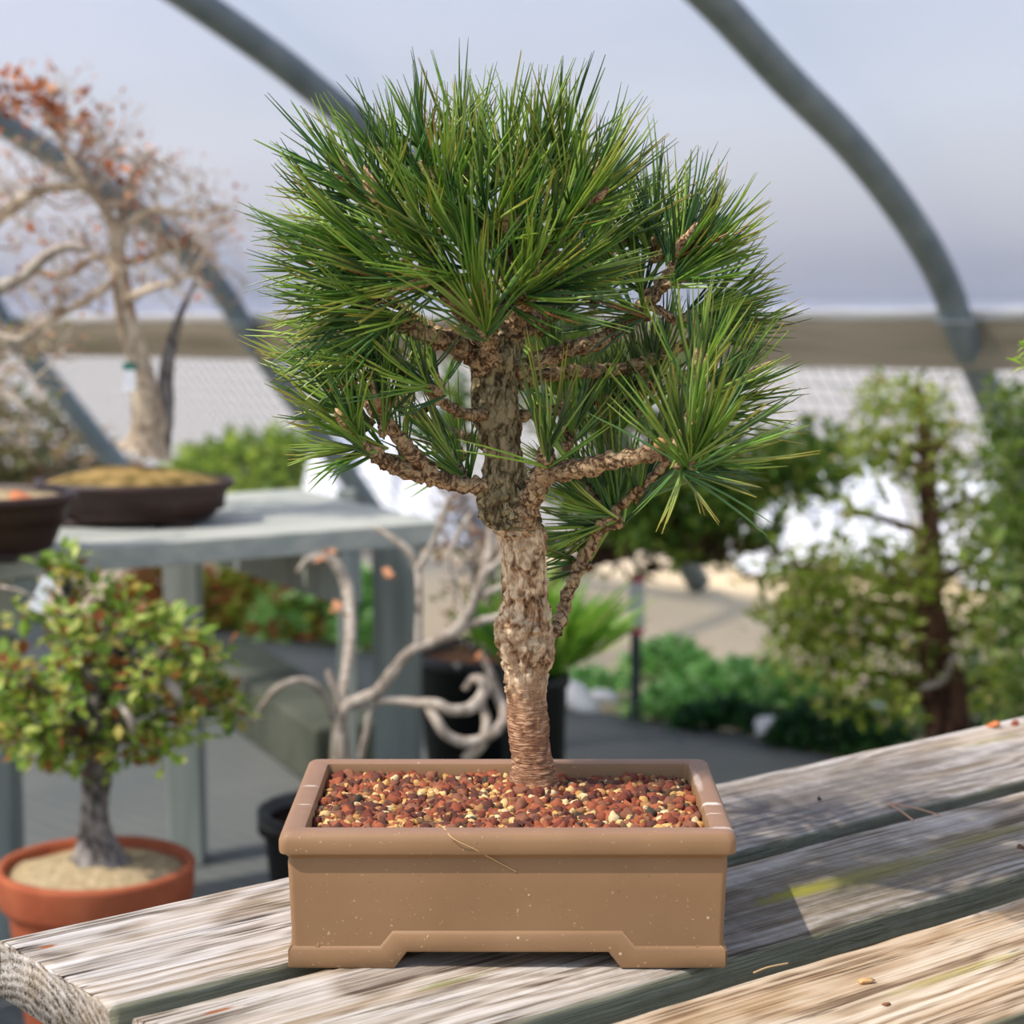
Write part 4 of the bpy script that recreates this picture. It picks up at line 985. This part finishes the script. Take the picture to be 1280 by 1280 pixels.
mound(1045, 925, .17, .14, .10, 1300, DG, 'dark green low plant just above the bench plank, left of the brown trunk')
mound(905, 906, .13, .06, .06, 600, DG, 'dark green low plant along the edge of the grey cloth')
mound(1120, 900, .10, .1, .09, 600, LG, 'light green low plant at the foot of the thick brown trunk')
mound(1225, 900, .14, .14, .2, 900, [(110, 140, 96), (140, 166, 120), (90, 120, 84)], 'grey-green low plant right of the thick brown trunk')
mound(740, 862, .12, .1, .05, 500, LG, 'thin green low plant between the pine trunk and the stake')
mound(300, 778, .22, .14, .22, 1500, YG, 'yellow-green plants with reddish leaves seen under the far bench', L=.07)
mound(385, 792, .18, .12, .20, 1300, YG + LG, 'yellow-green low plant under the far bench, left of its corner post', L=.07)
mound(455, 800, .10, .1, .24, 700, LG, 'green plant behind the corner post of the far bench', L=.07)
mound(190, 775, .16, .12, .22, 900, [(190, 120, 70), (150, 130, 60), (170, 96, 60)], 'orange and green plant under the far bench near its thin leg', L=.06)
mound(330, 622, .62, .3, .34, 1500, [(150, 176, 60), (184, 200, 84), (120, 150, 50)], 'bright yellow-green bush outside, just right of the oval brown pot', name='yellow_green_bush', cat='bush', L=.13, grp='bushes outside the greenhouse')
mound(20, 622, .7, .4, .55, 1100, [(150, 150, 100), (176, 140, 100), (120, 120, 84)], 'dull olive bush outside, seen behind the dark pots', name='yellow_green_bush', cat='bush', L=.13, grp='bushes outside the greenhouse')
def stone(x, y, r, label, grp='pale stones in the bed'):
    m = MB(); c = onz(x, y, 0); grain(m, c + V((0, 0, r * .3)), r, (1, 1, 1), .4, (1.3, 1, .6)); m.has = False
    return tag(m.build('stone', M_rock, None, origin=c), label, 'stone', grp)
for x, y, r, l in ((912, 866, .05, 'pale stone in the pale green mat, nearest the stake'), (1092, 905, .05, 'pale stone left of the thick brown trunk'), (965, 915, .04, 'pale stone at the cloth edge below the pale green mat'),
                   (725, 885, .06, 'flat pale stone right of the pine trunk'), (755, 878, .04, 'smaller pale stone beside the flat one near the stake'), (1000, 868, .035, 'pale stone right of the pale green mat'), (880, 880, .035, 'pinkish pale stone in the middle of the low plants')): stone(x, y, r, l)
def sheet(x0, x1, y, dpth, hh, label, seed):
    m = MB(); p0 = onz(x0, y, 0); p1 = onz(x1, y, 0); rings = []
    for i in range(40):
        p = p0.lerp(p1, i / 39); r = []
        for j in range(16):
            v = j / 15; ed = min(1, min(i, 39 - i) / 5) * math.sin(math.pi * v) ** .6
            r.append(V((p.x, p.y + dpth * v, .0 + hh * ed * (1 + .5 * noise.noise(V((i * .25, j * .5, seed)))))))
        rings.append(r)
    m.loft(rings, closed=False); return tag(m.build('crumpled_sheet', M_sheet, None, origin=p0), label, 'plastic sheet', 'white sheeting outside the greenhouse')
sheet(925, 1175, 716, 1.6, .34, 'crumpled white sheeting outside behind the leafy shrub', 1)
sheet(352, 585, 680, 1.6, .42, 'crumpled white sheeting beyond the right end of the far bench', 5)
sheet(1215, 1360, 735, 1.2, .30, 'crumpled white sheeting behind the right-edge shrub', 8)
# grey timber lying on the cloth
tb0 = onz(270, 862, 0); tb1 = onz(440, 985, 0); u_ = (tb1 - tb0).normalized(); L_ = (tb1 - tb0).length
m = MB(); m.box((0, -.09, 0), (L_, .09, .15), Matrix.Translation(tb0) @ Matrix.Rotation(math.atan2(u_.y, u_.x), 4, 'Z'))
tag(m.build('timber_sleeper', m_simple('dark_mossy_timber', sr(60, 64, 54), .9, .1, sr(92, 94, 80), 6, .3), None, smooth=False, bevel=.01, origin=tb0), 'grey timber lying on the ground cloth under the far bench', 'timber')

# ------------------------------------------------------------------ seedling standing on the bench just off the right edge
ps = onz(1375, 985, BZ)
sd = empty('potted_seedling', ps, 'bright yellow-green leaf tip reaching in at the right edge', 'seedling')
m = MB(); m.loft([[V((p.x, p.y, p.z)) for p in circ(ps, r, ps.z + z)] for r, z in ((.026, 0), (.036, .06), (.039, .06), (.039, .068), (.034, .068), (.033, .055))], True, True); m.build('pot', M_black, sd)
Ys = ps.y
m = MB(); P_, rr = smoothpath([ps + V((0, 0, .05)), at(1372, 760, Ys), at(1350, 560, Ys), at(1312, 455, Ys), at(1284, 436, Ys)], [.003, .0026, .002, .0014, .0008], 6); m.tube(P_, rr, 7); m.build('stem', M_twig, sd)
m = MB()
for k in range(26):
    p = at(U(1272, 1330), U(425, 460), Ys + U(-.02, .02)); m.leaf(p, V((-1, U(-.4, .4), U(-.7, .7))), V((U(-.4, .4), U(-.5, .5), 1)), U(.012, .02), .006, pick([(150, 184, 40), (176, 204, 70), (120, 160, 40)]))
for k in range(10):
    p = P_[random.randint(6, len(P_) - 1)]; m.leaf(p, V((U(-1, 1), U(-1, 1), .4)), V((0, 0, 1)), .02, .007, pick([(130, 170, 40), (120, 160, 40)]))
m.build('leaves', M_leaf, sd)
